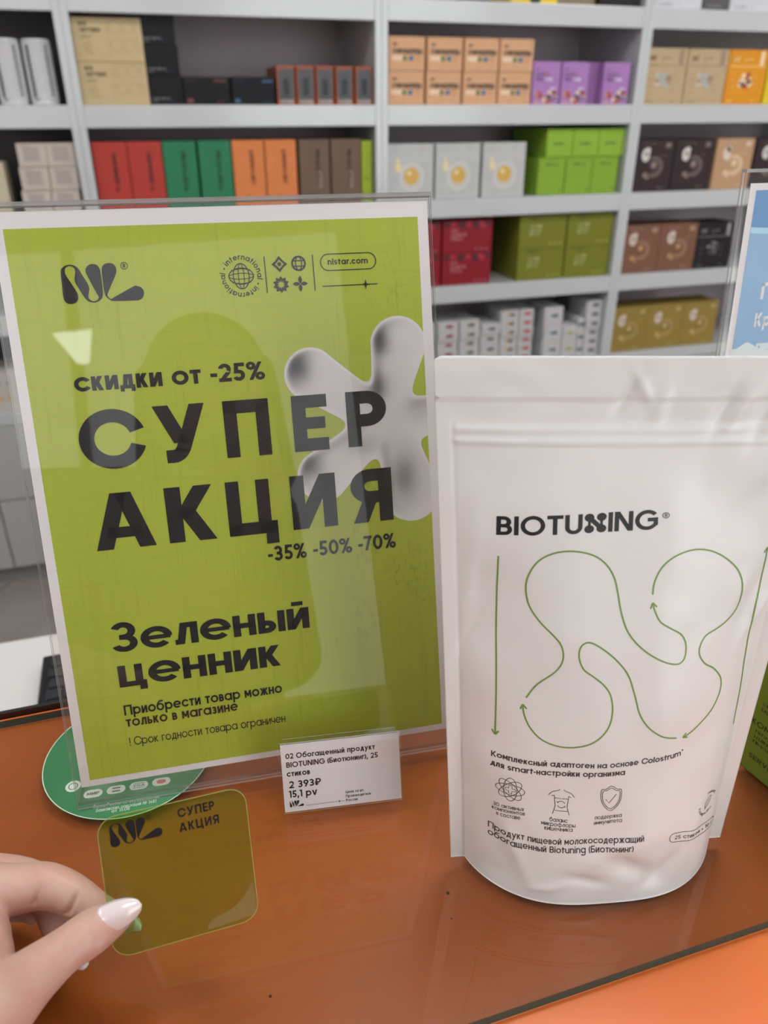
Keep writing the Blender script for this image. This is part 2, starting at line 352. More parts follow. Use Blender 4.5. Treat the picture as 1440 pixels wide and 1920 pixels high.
def words(x0, y0, h, widths, seed=0, gap=.35):
    """an unreadable line of blurred print: short upright marks of letter size"""
    rnd = random.Random(seed); out = []; x = x0
    for n in widths:
        for i in range(n):
            k = rnd.choice((.5, .62, .7, .3)) * h; y = y0 - (h * .18 if rnd.random() < .12 else 0)
            out.append(_rect(x, y, x + k * .38, y0 + h)); 
            if k > .4 * h: out.append(_rect(x, y0 + h * rnd.choice((0, .42, .8)), x + k, y0 + h * rnd.choice((.24, .62, 1))) if rnd.random() < .8 else _rect(x + k * .6, y0, x + k, y0 + h))
            x += k + h * .16
        x += h * gap
    return out

class Print:
    """flat shapes in millimetres of a surface's own chart, laid on that surface by a mapping"""
    def __init__(s): s.items = []
    def q(s, polys, mi=0, layer=0):
        for p in polys: s.items.append((p, mi, layer))
        return s
    def build(s, name, mats, fmap, parent, loc=(0, 0, 0), maxlen=None, base=0.12, step=0.06):
        m = MB(); s.emit(m, fmap, maxlen, base, step)
        return m.build(name, mats, parent, loc)
    def emit(s, m, fmap, maxlen=None, base=0.12, step=0.06, mi0=0):
        for p, mi, layer in s.items:
            mi += mi0
            off = base + step * layer
            if len(p) == 4 and maxlen:
                l1 = max(math.dist(p[0], p[1]), math.dist(p[3], p[2])); l2 = max(math.dist(p[1], p[2]), math.dist(p[0], p[3]))
                a, b = max(1, math.ceil(l1 / maxlen)), max(1, math.ceil(l2 / maxlen)); g = []
                for j in range(b + 1):
                    for i in range(a + 1):
                        u, v = i / a, j / b
                        g.append(fmap(*[(p[0][k] * (1 - u) + p[1][k] * u) * (1 - v) + (p[3][k] * (1 - u) + p[2][k] * u) * v for k in (0, 1)], off))
                m.add(g, [(j * (a + 1) + i, j * (a + 1) + i + 1, (j + 1) * (a + 1) + i + 1, (j + 1) * (a + 1) + i) for j in range(b) for i in range(a)], mi)
            elif len(p) <= 4:
                m.add([fmap(x, y, off) for x, y in p], [tuple(range(len(p)))], mi)
            else:
                from mathutils.geometry import tessellate_polygon
                tr = tessellate_polygon([[Vector((x, y, 0)) for x, y in p]])
                ar = sum(p[i - 1][0] * p[i][1] - p[i][0] * p[i - 1][1] for i in range(len(p)))
                fs = []
                for t in tr:
                    a, b, c = (p[i] for i in t)
                    fs.append(t if (b[0] - a[0]) * (c[1] - a[1]) - (b[1] - a[1]) * (c[0] - a[0]) > 0 else tuple(reversed(t)))
                m.add([fmap(x, y, off) for x, y in p], fs, mi)

# ================================================================== the room
D = 2.30                                    # front of the shelving
WALL = mat('painted wall', rgb(205, 202, 198), 0.6, bump=(60, .1, .002))
SHELFW = mat('white laminate', rgb(192, 195, 198), 0.22, 0.5, coat=0.25)
SHELFB = mat('grey back board', rgb(178, 166, 168), 0.5); SHELFD = mat('dark back board', rgb(88, 82, 80), 0.5)
def struct(name, b, m, **k): o = b.build(name, m); tag(o, kind='structure'); return o
b = MB(); b.box(-2.6, -3.1, -1.085, 3.6, 2.8, -.985)
FLOOR = mat('floor tile', rgb(150, 143, 138), 0.35, mottle=(9, rgb(126, 119, 114), .5, (1, 1, 1)))
nt = FLOOR.node_tree; bk = nt.nodes.new('ShaderNodeTexBrick'); bk.offset = 0; bk.inputs['Scale'].default_value = 1
bk.inputs['Brick Width'].default_value = .42; bk.inputs['Row Height'].default_value = .42; bk.inputs['Mortar Size'].default_value = .004
tcn = nt.nodes.new('ShaderNodeTexCoord'); mpn = nt.nodes.new('ShaderNodeMapping'); mpn.inputs['Rotation'].default_value = (0, 0, R(40)); mpn.inputs['Location'].default_value = (.21, .13, 0)
nt.links.new(tcn.outputs['Object'], mpn.inputs[0]); nt.links.new(mpn.outputs[0], bk.inputs['Vector'])
bk.inputs['Mortar'].default_value = rgb(96, 90, 86); bk.inputs['Color2'].default_value = rgb(146, 139, 134)
src = nt.nodes['Principled BSDF'].inputs['Base Color'].links[0].from_socket
nt.links.new(src, bk.inputs['Color1']); nt.links.new(bk.outputs['Color'], nt.nodes['Principled BSDF'].inputs['Base Color'])
struct('floor', b, FLOOR)
b = MB(); b.box(-2.6, -3.1, 1.85, 3.6, 2.8, 1.95); struct('ceiling', b, mat('ceiling white', rgb(210, 208, 205), .7))
b = MB(); b.box(-2.6, 2.69, -.985, 3.6, 2.8, 1.85); struct('wall_back', b, WALL)
b = MB(); b.box(-2.7, -3.1, -.985, -2.6, 2.8, 1.85); struct('wall_left', b, WALL)
b = MB(); b.box(3.6, -3.1, -.985, 3.7, 2.8, 1.85); struct('wall_right', b, WALL)
WZ0, WZ1 = -.90, 1.80                      # the shop window behind the camera and an added one beside it
WINS = ((-2.5, .445), (.95, 3.4))  # the second opening is added for more light from the front
b = MB()
for xa, xb in ((-2.6, -2.5), (.445, .95), (3.4, 3.6)): b.box(xa, -3.1, -.985, xb, -3.0, 1.85)
for xa, xb in WINS: b.box(xa, -3.1, -.985, xb, -3.0, WZ0); b.box(xa, -3.1, WZ1, xb, -3.0, 1.85)
struct('wall_front', b, mat('grey wall', rgb(120, 114, 108), .7))
for k, (WX0, WX1) in enumerate(WINS):
    w1 = thing('window_%d' % (k + 1), None, None, (0, -3.05, 0)); tag(w1, kind='structure')
    b = MB(); b.box(WX0, -.01, WZ0, WX1, .0, WZ1); b.build('window_pane', mat('daylight in pane %d' % k, (.93, .97, 1, 1), emit=WINDOW_STRENGTH[k]), w1)
    b = MB()
    for x in (WX0, WX1 - .05) + ((-.945,) if k == 0 else (2.15,)): b.box(x, .001, WZ0, x + .05, .05, WZ1)
    b.box(WX0 + .05, .001, WZ0, WX1 - .05, .05, WZ0 + .06); b.box(WX0 + .05, .001, WZ1 - .06, WX1 - .05, .05, WZ1)
    b.build('window_frame', mat('grey frame', rgb(90, 90, 92), .4), w1)
PANEL = [mat('lit diffuser %d' % k, (1, .98, .95, 1), emit=PANEL_STRENGTH[k]) for k in (0, 1)]; PFRAME = mat('lamp frame', rgb(225, 225, 225), .4)
for x, y, n in ((-1.5, -.2, 'left, above the counter'), (.5, -.5, 'middle, above the customer side'), (2.5, -.2, 'right, above the counter end'), (-1.3, -1.9, 'left, near the shop window'), (2.3, -1.9, 'right, near the shop front wall'), (-1.4, .85, 'left, added above the staff side to light the shelves'), (.6, .80, 'middle, added above the staff side to light the shelves'), (2.4, .85, 'right, added above the staff side to light the shelves')):  # the staff side panels are added to brighten the shelves
    t = thing('ceiling_light', 'square white ceiling light panel, ' + n, 'ceiling light', (x, y, 1.85), group='ceiling light panels')
    b = MB(); b.box(-.29, -.29, -.012, .29, .29, -.008); b.build('diffuser', PANEL[1 if 'staff' in n else 0], t)
    b = MB()
    for q in ((-.31, -.31, .31, -.29), (-.31, .29, .31, .31), (-.31, -.29, -.29, .29), (.29, -.29, .31, .29)): b.box(q[0], q[1], -.02, q[2], q[3], 0)
    b.build('lamp_frame', PFRAME, t)
# an added glowing panel behind the camera, shaped to mirror in the sign's plastic
t = thing('glow_panel', 'small tapering white glow panel added behind the customer to mirror in the sign', 'glow panel', (-.915, -3.0, 1.235))
b = MB(); P = [(-.094, .080), (.093, .085), (.066, -.078), (.012, -.080)]
b.add([(x, .03, z) for x, z in P], [(0, 1, 2, 3)]); b.build('glow_face', mat('glow face', (.95, 1, .95, 1), emit=11), t)
b = MB(); b.add([(x, .028, z) for x, z in P] + [(x * .8, 0.001, z * .8) for x, z in P], [(0, 1, 5, 4), (1, 2, 6, 5), (2, 3, 7, 6), (3, 0, 4, 7), (4, 5, 6, 7)]); b.build('glow_housing', PFRAME, t)

# ------------------------------------------------------------------ shelving
POSTS = [-.883, -.0815, .718, 1.5355, 2.34]
TOPS = [1.10, .855, .605, .356, .106, -.15, -.42]
for i, nm in enumerate(('leftmost white shelving bay, with the white tubes', 'white shelving bay behind the green sign', 'white shelving bay with tan and purple cartons', 'rightmost white shelving bay, with beige and orange cartons')):
    xa, xb = POSTS[i] + .0003, POSTS[i + 1] - .0003
    u = thing('shelving_unit', nm, 'shelf', (xa, D, -.985), group='white wall shelving')
    Wd = xb - xa; zf = .985
    for x in (0, Wd - .0175): b = MB(); b.box(x, 0, 0, x + .0175, .37, zf + 1.10, bev=.001); b.build('side_panel', SHELFW, u)
    b = MB(); b.box(.0176, .355, zf - .92, Wd - .0176, .37, zf + 1.10); b.build('back_panel', SHELFD if i == 0 else SHELFB, u)
    for z in TOPS:
        h = .036 if z == -.42 else .052
        b = MB(); b.box(.0177, .004, zf + z - .022, Wd - .0177, .354, zf + z); b.box(.0177, .001, zf + z - h, Wd - .0177, .019, zf + z + .0003, bev=.002); b.build('shelf', SHELFW, u)
    DOOR = mat('cabinet door', rgb(176, 177, 178), .35)
    for k in (0, 1):
        x0 = .019 + k * (Wd - .038) / 2
        for z0, z1 in ((-.915, -.69), (-.685, -.458)):
            b = MB(); b.box(x0 + .002, -.002, zf + z0, x0 + (Wd - .038) / 2 - .002, .016, zf + z1, bev=.0015); b.build('drawer', DOOR, u)
    b = MB(); b.box(.018, .03, .001, Wd - .018, .05, zf - .92); b.build('plinth', mat('plinth', rgb(150, 148, 146), .5), u)

# ------------------------------------------------------------------ cartons on the shelves
INK = mat('dark print', rgb(38, 34, 34), .5); WHITEP = mat('white print', rgb(225, 222, 218), .5)
YF = D + .021                               # plane of the carton fronts
def carton(name, label, cat, Wm, H, dep, col, pr=None, mats=None, group=None, side=None, bev=.0012):
    """a carton standing with its front lower left corner at the origin of its own space; sizes in mm"""
    b = MB(); b.box(0, 0, 0, Wm / 1000, dep / 1000, H / 1000, 0, bev)
    b.box(.0006, -.00015, H * .00094, Wm / 1000 - .0006, -.00005, H * .00094 + .0004, 1)     # the lid's fold
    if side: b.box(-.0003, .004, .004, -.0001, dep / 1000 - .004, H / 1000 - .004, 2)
    ms = [mat('card ' + str(col), rgb(*col), .55, .25, mottle=(40, rgb(*[c * .93 for c in col]), .5, (1, 1, 1))), mat('fold ' + str(col), rgb(*[c * .8 for c in col]), .5)]
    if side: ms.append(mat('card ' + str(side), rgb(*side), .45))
    if pr: pr.emit(b, lambda x, y, off: (x / 1000, -off / 1000, y / 1000), base=.3, step=.12, mi0=len(ms)); ms += list(mats)
    return tag(b.build(name, ms), label, cat, group)
def put(o, x, z, y=None): o.location = (x, YF if y is None else y, z + Z0 + .0006)
ORD = ('first', 'second', 'third', 'fourth', 'fifth', 'sixth', 'seventh')
S1, S2, S3, S4, S0 = .356, .106, -.15, -.42, .605

# --- beige wide cartons with looping line art
def loops(x, y, s, w):
    q = []
    for dx, dy in ((0, 0), (1, 0), (0, -1.25), (1, -1.25)): q += stroke(ngon(x + dx * 27 * s, y + dy * 27 * s, 11.5 * s, 22), w, True)
    return q + stroke([(x - 15 * s, y + 12 * s), (x - 15 * s, y - 46 * s)], w) + stroke([(x + 43 * s, y + 12 * s), (x + 43 * s, y - 46 * s)], w)
p = Print(); p.q(text('BIO', 17, 76, 9, wt=.28)).q(text('SETTING', 19, 63, 9, wt=.28)); p.q(words(20, 54, 2.5, (9, 7), 1)).q(words(20, 49, 2.5, (12,), 2))
p.q(stroke(ngon(32, 33, 9, 20), 1, True)).q([_diag(30, 29, 34, 37, 1.6)]).q(words(24, 17, 2.4, (14,), 3)).q(loops(100, 74, 1.15, .9), 1)
ms = [mat('brown print', rgb(84, 68, 50), .5), mat('beige line print', rgb(150, 128, 90), .5)]
o1 = carton('carton', 'wide beige carton with looping line art, lower of the two stacked', 'box', 164, 93.5, 140, (196, 174, 134), p, ms, 'beige wide cartons'); put(o1, -.0630, S1)
o2 = dup(o1, (-.0626, YF + .004, S1 + .0953), 'wide beige carton with looping line art, upper of the two stacked')
# --- small black cartons
p = Print(); p.q(words(4, 12, 5, (5, 6), 4), 0).q(words(4, 6, 3, (8,), 5), 0).q(words(48, 8, 3.5, (6,), 6), 1)
ms = [mat('faint grey print', rgb(120, 120, 126), .5), mat('faint blue print', rgb(40, 62, 90), .5)]
o1 = carton('carton', 'small black carton, bottom of the stack of three beside the beige cartons', 'box', 83, 66, 120, (15, 15, 19), p, ms, 'black cartons stacked three high'); put(o1, .1035, S1)
dup(o1, (.1010, YF + .003, S1 + .0672), 'small black carton, middle of the stack of three beside the beige cartons')
dup(o1, (.0985, YF + .006, S1 + .1338), 'small black carton, top of the stack of three beside the beige cartons')
p = Print(); p.q([_rect(6, 4, 22, 14)], 0).q(words(8, 54, 4, (9,), 7), 1).q([_rect(78, 52, 110, 58)], 1).q(words(84, 6, 4, (8,), 8), 0)
o1 = carton('carton', 'low black carton with dull red marks', 'box', 119, 64, 150, (17, 16, 19), p, [mat('dull red print', rgb(108, 48, 48), .5), mat('dark red print', rgb(86, 34, 40), .5)]); put(o1, .1885, S1)
p = Print(); p.q([_rect(6, 4, 20, 14)], 0).q(words(8, 54, 4, (9,), 7), 1).q([_rect(80, 52, 108, 57)], 0).q(words(84, 6, 4, (8,), 8), 1)
o1 = carton('carton', 'low black carton with dull blue marks', 'box', 113, 65, 150, (15, 17, 22), p, [mat('dull blue print', rgb(48, 82, 120), .5), mat('dark blue print', rgb(34, 52, 74), .5)]); put(o1, .3125, S1)
# --- narrow dark cartons with orange edges
p = Print(); p.q([_rect(3, 12, 45, 86)], 0).q([_rect(6, 3, 42, 11)], 1).q(words(9, 78, 5, (6,), 3), 2).q([_rect(16, 22, 32, 62)], 3).q(words(8, 4, 5, (8,), 9), 3)
ms = [mat('slate print', rgb(62, 64, 66), .4), mat('pale grey print', rgb(150, 150, 148), .4), mat('orange print', rgb(186, 92, 52), .4), mat('mid grey print', rgb(92, 96, 100), .4)]
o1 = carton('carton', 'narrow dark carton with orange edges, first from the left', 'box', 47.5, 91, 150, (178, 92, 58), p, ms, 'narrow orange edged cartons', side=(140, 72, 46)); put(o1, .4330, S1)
for k, x in enumerate((.4865, .5400, .5945, .6495)): dup(o1, (x, YF, S1 + .0006), 'narrow dark carton with orange edges, %s from the left' % ORD[k + 1])
# --- tall coloured cartons standing like books
def tall(name, Wm, col, mark, seed, up=False):
    p = Print(); c = words(0, 0, 13, (12,), seed) + words(2, 1, 12, (11,), seed + 9)
    y0, sgn = (112, -1) if not up else (42, 1)
    p.q([[(Wm * .54 + b * .9, 140 - a * .92) for a, b in poly] for poly in c], 0)
    p.q([ngon(Wm * .42, 26 if not up else 138, 3.2, 4)], 0)
    return p
LB = 'tall %s carton standing on the shelf above the sign, %s of the two'
for nm, col, ink, x0, x1 in (('red', (176, 62, 52), (92, 26, 22), -.0605, .0275), ('green', (46, 122, 84), (18, 66, 44), .1165, .2090), ('orange', (214, 128, 74), (110, 48, 26), .2990, .3885), ('brown', (112, 90, 76), (54, 40, 34), .4830, .5745)):
    p = tall(nm, 85, col, ink, len(nm)); ms = [mat(nm + ' carton print', rgb(*ink), .5), mat(nm + ' pale mark', rgb(*[min(255, c + 34) for c in col]), .5)]
    if nm == 'brown': p.q([rrect(46, 40, 62, 84, 5)], 1)
    o1 = carton('carton', LB % (nm, 'left'), 'box', 86, 165, 120, col, p, ms, 'tall coloured cartons'); put(o1, x0, S2)
    dup(o1, (x1, YF, S2 + .0006), LB % (nm, 'right'))
p = Print(); p.q(words(8, 20, 5, (4,), 1)).q(words(8, 60, 5, (4,), 2)).q(words(8, 110, 5, (4,), 3))
o1 = carton('carton', 'thin lime green carton squeezed between the brown cartons and the post', 'box', 31, 160, 120, (150, 172, 50), p, [mat('olive print', rgb(110, 130, 30), .5)]); put(o1, .6635, S2)
# --- pale small cartons, left bay
p = Print(); p.q([_rect(14, 12, 52, 46)], 0).q(words(14, 47, 2.6, (10,), 5), 1)
ms = [mat('pale grey panel', rgb(168, 158, 152), .5), mat('grey mark', rgb(150, 138, 130), .5)]
names = ('bottom', 'middle', 'top')
o1 = carton('carton', 'pale cream carton in left bay, bottom row, left', 'box', 69, 54, 120, (196, 184, 174), p, ms, 'pale cream cartons in the left bay'); put(o1, -.2480, S2)
for r, (xa, xb, z) in enumerate(((None, -.1770, 0), (-.2435, -.1725, .0552), (-.2400, -.1700, .1104))):
    for x, side in ((xa, 'left'), (xb, 'right')):
        if x is not None: dup(o1, (x, YF + .001 * r, S2 + .0006 + z), 'pale cream carton in left bay, %s row, %s' % (names[r], side))
o1 = carton('carton', 'plain cream carton at the left end of the left bay, beside the pale stack', 'box', 110, 122, 120, (196, 186, 160)); put(o1, -.3885, S2)
o1 = carton('carton', 'grey white carton on the third shelf of the left bay', 'box', 150, 110, 150, (190, 188, 186)); put(o1, -.5200, S3)
p = Print()
for k in range(5): p.q([ngon(18 + k * 24, 38, 8, 14, 5)], 0).q([ngon(16 + k * 25, 82, 5, 12, 3)], 1)
o1 = carton('carton', 'white carton with yellow spots on the lowest shelf of the left bay', 'box', 140, 112, 150, (196, 190, 184), p, [mat('yellow spot', rgb(196, 150, 60), .5), mat('grey spot', rgb(110, 100, 96), .5)]); put(o1, -.5000, S4)
# --- white faceted tubes, left bay
def tube_mesh(n=16, rows=13, r=.0335, h=.142):
    b = MB(); vs = []; fs = []
    for j in range(rows * 2 + 1):
        z = .008 + (h - .016) * j / (rows * 2)
        for i in range(n * 2):
            hi = (i + j) % 2 == 0
            a = 2 * math.pi * i / (n * 2); rr = r * (1.0 if hi else .93); vs.append((rr * math.cos(a), rr * math.sin(a), z))
    m = n * 2
    for j in range(rows * 2):
        for i in range(m):
            a, b_, c, d = j * m + i, j * m + (i + 1) % m, (j + 1) * m + (i + 1) % m, (j + 1) * m + i
            fs += [(a, b_, c), (a, c, d)] if (i + j) % 2 == 0 else [(a, b_, d), (b_, c, d)]
    b.add(vs, fs, 0); b.lathe([(r * .96, 0), (r * .985, .002), (r * .985, .008)], 40, 0); b.lathe([(r * .985, h - .008), (r * .985, h - .002), (r * .9, h)], 40, 0)
    return b
tb = tube_mesh()
p = Print()
for k in range(12): p.q([ngon(-21, 124 - k * 9.2, 5.2, 4), ngon(-21, 119.5 - k * 9.2, 2.6, 8)], 0).q([ngon(24, 124 - k * 9.2, 4.6, 6)], 1)
p.q(words(-24, 11, 3.4, (6,), 4), 0)
def tubemap(x, y, off):
    a = -math.pi / 2 + x / 33.5; rr = (33.7 + off) / 1000; return (rr * math.cos(a), rr * math.sin(a), y / 1000)
p.emit(tb, tubemap, mi0=1)
t0 = tb.build('tube', [mat('pearl white plastic', rgb(206, 206, 210), .14, .8, coat=.6), mat('charcoal print', rgb(48, 45, 46), .4), mat('grey print', rgb(118, 118, 122), .4)]); tag(t0, 'tall white tube with diamond facets, nearest to the post', 'tube', 'white faceted tubes')
t0.location = (-.1520, YF + .036, S1 + Z0 + .0006)
for k, (x, n) in enumerate(((-.2235, 'second from the post'), (-.2950, 'third from the post'))): dup(t0, (x, YF + .036, S1 + .0006), 'tall white tube with diamond facets, ' + n)

# --- tan cartons, two rows of four
p = Print(); p.q(words(12, 60, 6, (3,), 2), 0).q(words(10, 40, 13, (11,), 12), 0).q(words(11, 41, 11, (11,), 17), 0)
p.q([_rect(9, 25, 38, 37)], 1).q([ngon(46, 30, 7, 16)], 2).q([ngon(64, 30, 7, 16)], 3).q(stroke(ngon(82, 30, 5.5, 16), 1.4, True), 4)
ms = [mat('near black print', rgb(52, 44, 40), .5), mat('cream patch', rgb(226, 200, 172), .5), mat('green dot', rgb(104, 122, 72), .5), mat('blue dot', rgb(64, 104, 140), .5), mat('tan ring', rgb(160, 122, 92), .5)]
o1 = carton('carton', 'tan carton with dark print, bottom row, first from the left', 'box', 104, 81.5, 120, (212, 164, 126), p, ms, 'tan cartons, two rows of four'); put(o1, .7440, S1)
for r in (0, 1):
    for k, x in enumerate((.7440, .8560, .9670, 1.0760)):
        if r or k: dup(o1, (x + .001 * r, YF, S1 + .0006 + .0825 * r), 'tan carton with dark print, %s row, %s from the left' % (('bottom', 'top')[r], ORD[k]))
# --- purple cartons
p = Print(); p.q(words(10, 88, 6, (3,), 3), 0).q(words(9, 74, 9, (6,), 4), 0).q(words(9, 61, 9, (7,), 5), 0).q([_rect(36, 61, 62, 69)], 1).q([_rect(34, 75, 44, 82)], 3)
rnd = random.Random(3)
for k in range(26): p.q([ngon(12 + rnd.random() * 66, 6 + rnd.random() * 26, 4 + rnd.random() * 6, 9, 3 + rnd.random() * 4, rnd.random())], 2 + k % 4, 1 + k % 3)
p.q([_rect(58, 38, 76, 44)], 1)
ms = [mat('deep purple print', rgb(58, 36, 74), .5), mat('pale patch', rgb(206, 186, 216), .5), mat('dark food print', rgb(84, 56, 62), .5), mat('peach print', rgb(202, 148, 140), .5), mat('cream print', rgb(214, 190, 170), .5), mat('tomato print', rgb(176, 76, 66), .5)]
o1 = carton('carton', 'purple carton with food picture, first from the left, beside the tan cartons', 'box', 88, 110, 110, (170, 124, 186), p, ms, 'purple cartons'); put(o1, 1.1855, S1)
dup(o1, (1.2790, YF, S1 + .0006), 'purple carton with food picture, middle of the front row')
dup(o1, (1.4150, YF - .006, S1 + .0006), 'purple carton with food picture, beside the right hand post')
o3 = carton('carton', 'plain purple carton set back in the gap between two purple cartons', 'box', 42, 110, 110, (140, 96, 150)); put(o3, 1.3705, S1, YF + .02)
# --- white cartons with a yolk
p = Print(); p.q(stroke(ngon(74, 62, 35, 34, 36), 2.2, True), 1).q([ngon(74, 62, 33, 30)], 2).q([ngon(72, 64, 23, 28)], 3, 1).q([ngon(66, 72, 7, 14)], 4, 2)
p.q([ngon(32, 88, 10, 16, 13)], 4, 1).q([ngon(30, 106, 5, 12, 7)], 4, 1)
for x, y, n in ((12, 134, 8), (12, 129, 6), (92, 134, 9), (110, 98, 4), (112, 84, 3), (104, 22, 5), (110, 46, 4), (14, 14, 8), (46, 14, 8), (84, 14, 8), (20, 48, 4)): p.q(words(x, y, 3.4, (n,), x + y), 0)
ms = [mat('light grey print', rgb(164, 164, 164), .5), mat('glass ring', rgb(222, 222, 220), .4), mat('pale ring', rgb(196, 194, 188), .5), mat('yolk', rgb(206, 164, 72), .4), mat('cream spot', rgb(226, 208, 160), .5)]
o1 = carton('carton', 'white carton with yolk picture, left of three in a row', 'box', 140, 150, 110, (190, 191, 191), p, ms, 'white cartons with a yolk'); put(o1, .7420, S2)
dup(o1, (.8900, YF, S2 + .0006), 'white carton with yolk picture, middle of three in a row'); dup(o1, (1.0400, YF, S2 + .0006), 'white carton with yolk picture, right of three in a row')
# --- lime green cartons
p = Print(); p.q([_rect(24, 84, 68, 86)], 0).q(words(24, 88, 3, (9,), 4), 0).q([ngon(78, 14, 3, 8)], 0)
GREENP = mat('green carton print', rgb(82, 122, 22), .5)
o1 = carton('carton', 'lime green carton, bottom row, left', 'box', 91, 106, 210, (132, 168, 52), p, [GREENP], 'lime green cartons'); put(o1, 1.2270, S2)
dup(o1, (1.3215, YF, S2 + .0006), 'lime green carton, bottom row, middle'); dup(o1, (1.4150, YF, S2 + .0006), 'lime green carton, bottom row, right')
p = Print(); p.q(words(22, 36, 5, (9,), 4), 0).q([_rect(20, 33, 66, 34.5)], 0)
o1 = carton('carton', 'low lime green carton, top row, left', 'box', 88, 77, 230, (140, 178, 56), p, [GREENP], 'low lime green cartons'); put(o1, 1.2480, S2 + .1075)
dup(o1, (1.3385, YF, S2 + .1081), 'low lime green carton, top row, middle'); dup(o1, (1.4285, YF, S2 + .1081), 'low lime green carton, top row, right')
# --- dark red cartons
p = Print(); p.q(words(28, 62, 9, (4,), 3), 0).q(words(28, 50, 9, (7,), 4), 0).q(words(28, 38, 9, (7,), 5), 0).q([ngon(112, 10, 5, 12), ngon(130, 10, 5, 12), ngon(148, 10, 5, 12)], 1)
for k, (x, y, r) in enumerate(((14, 84, 9), (34, 90, 8), (62, 84, 11), (86, 88, 9), (112, 86, 12), (134, 80, 10), (150, 88, 9), (124, 92, 7))): p.q([ngon(x, min(y, 94 - r), r, 14)], 2 + k % 2, k % 2)
ms = [mat('rose print', rgb(196, 128, 132), .5), mat('rose dot', rgb(150, 72, 80), .5), mat('dark berry', rgb(70, 22, 34), .5), mat('bright berry', rgb(168, 36, 52), .5)]
o1 = carton('carton', 'dark red carton, bottom row, right, before the gap', 'box', 165, 95, 140, (138, 28, 40), p, ms, 'dark red cartons'); put(o1, .9200, S3)
dup(o1, (.7480, YF, S3 + .0006), 'dark red carton, bottom row, partly behind the sign'); dup(o1, (.9190, YF, S3 + .0964), 'dark red carton, top row, right, before the gap'); dup(o1, (.7470, YF, S3 + .0964), 'dark red carton, top row, partly behind the sign')
# --- olive cartons
p = Print(); p.q(words(36, 62, 9, (4,), 6), 0).q(words(36, 50, 9, (7,), 7), 0).q(words(36, 38, 9, (7,), 8), 0).q([ngon(112, 12, 5, 12), ngon(130, 12, 5, 12), ngon(148, 12, 5, 12)], 1).q([[(20, 92), (60, 80), (52, 86), (100, 94)]], 2).q([_rect(58, 64, 78, 70)], 0)
ms = [mat('olive white print', rgb(176, 176, 120), .5), mat('olive dot', rgb(146, 146, 60), .5), mat('olive dark', rgb(86, 88, 24), .5)]
o1 = carton('carton', 'olive green carton, bottom row, left', 'box', 165, 98, 200, (120, 122, 38), p, ms, 'olive green cartons'); put(o1, 1.1790, S3)
dup(o1, (1.3490, YF, S3 + .0006), 'olive green carton, bottom row, right'); dup(o1, (1.1785, YF, S3 + .0992), 'olive green carton, top row, left'); dup(o1, (1.3495, YF, S3 + .0992), 'olive green carton, top row, right')
# --- small white cartons with coloured arrows, nine stacks
cols = [((.7440, .904), 5, 30.5, 'wine', (110, 50, 70)), ((.9120, .983), 5, 30.5, 'red', (140, 56, 70)), ((.9880, 1.059), 5, 30.5, 'green', (112, 130, 70)), ((1.0640, 1.131), 4, 34, 'grey', (100, 96, 100)),
        ((1.1345, 1.199), 6, 29, 'yellow', (190, 142, 64)), ((1.2025, 1.255), 6, 29, 'pink', (184, 70, 74)), ((1.2960, 1.366), 3, 58, 'blue', (64, 118, 144)), ((1.3690, 1.424), 2, 54, 'lime', (160, 170, 70)), ((1.4265, 1.452), 3, 43, 'teal', (70, 112, 140)), ((1.4545, 1.515), 6, 31, 'dark', (92, 92, 100))]
for ci, ((xa, xb), n, h, cn, cc) in enumerate(cols):
    Wm = (xb - xa) * 1000; p = Print(); cx = Wm * .55
    p.q([[(cx - 14, h / 2), (cx - 5, h / 2 + 7), (cx - 5, h / 2 - 7)], _rect(cx - 5, h / 2 - 4.5, cx + 6, h / 2 + 4.5)], 0).q([ngon(cx + 7, h / 2, 7, 12, 6)], 0 if ci % 2 else 1, 1).q([_rect(3, h * .2, 6, h * .8)], 2)
    o1 = carton('carton', 'small white carton with %s arrow, first from the bottom of its stack' % cn, 'box', Wm, h - .6, 120, (196, 196, 198), p, [mat(cn + ' arrow', rgb(*cc), .5), mat('dark arrow', rgb(84, 74, 80), .5), mat('grey strip', rgb(176, 176, 180), .5)], 'small white cartons with arrows'); put(o1, xa, S4)
    for k in range(1, n): dup(o1, (xa + (.001 if k % 2 else 0), YF + .002 * (k % 3), S4 + .0006 + k * h / 1000), 'small white carton with %s arrow, %s from the bottom of its stack' % (cn, ORD[k]))
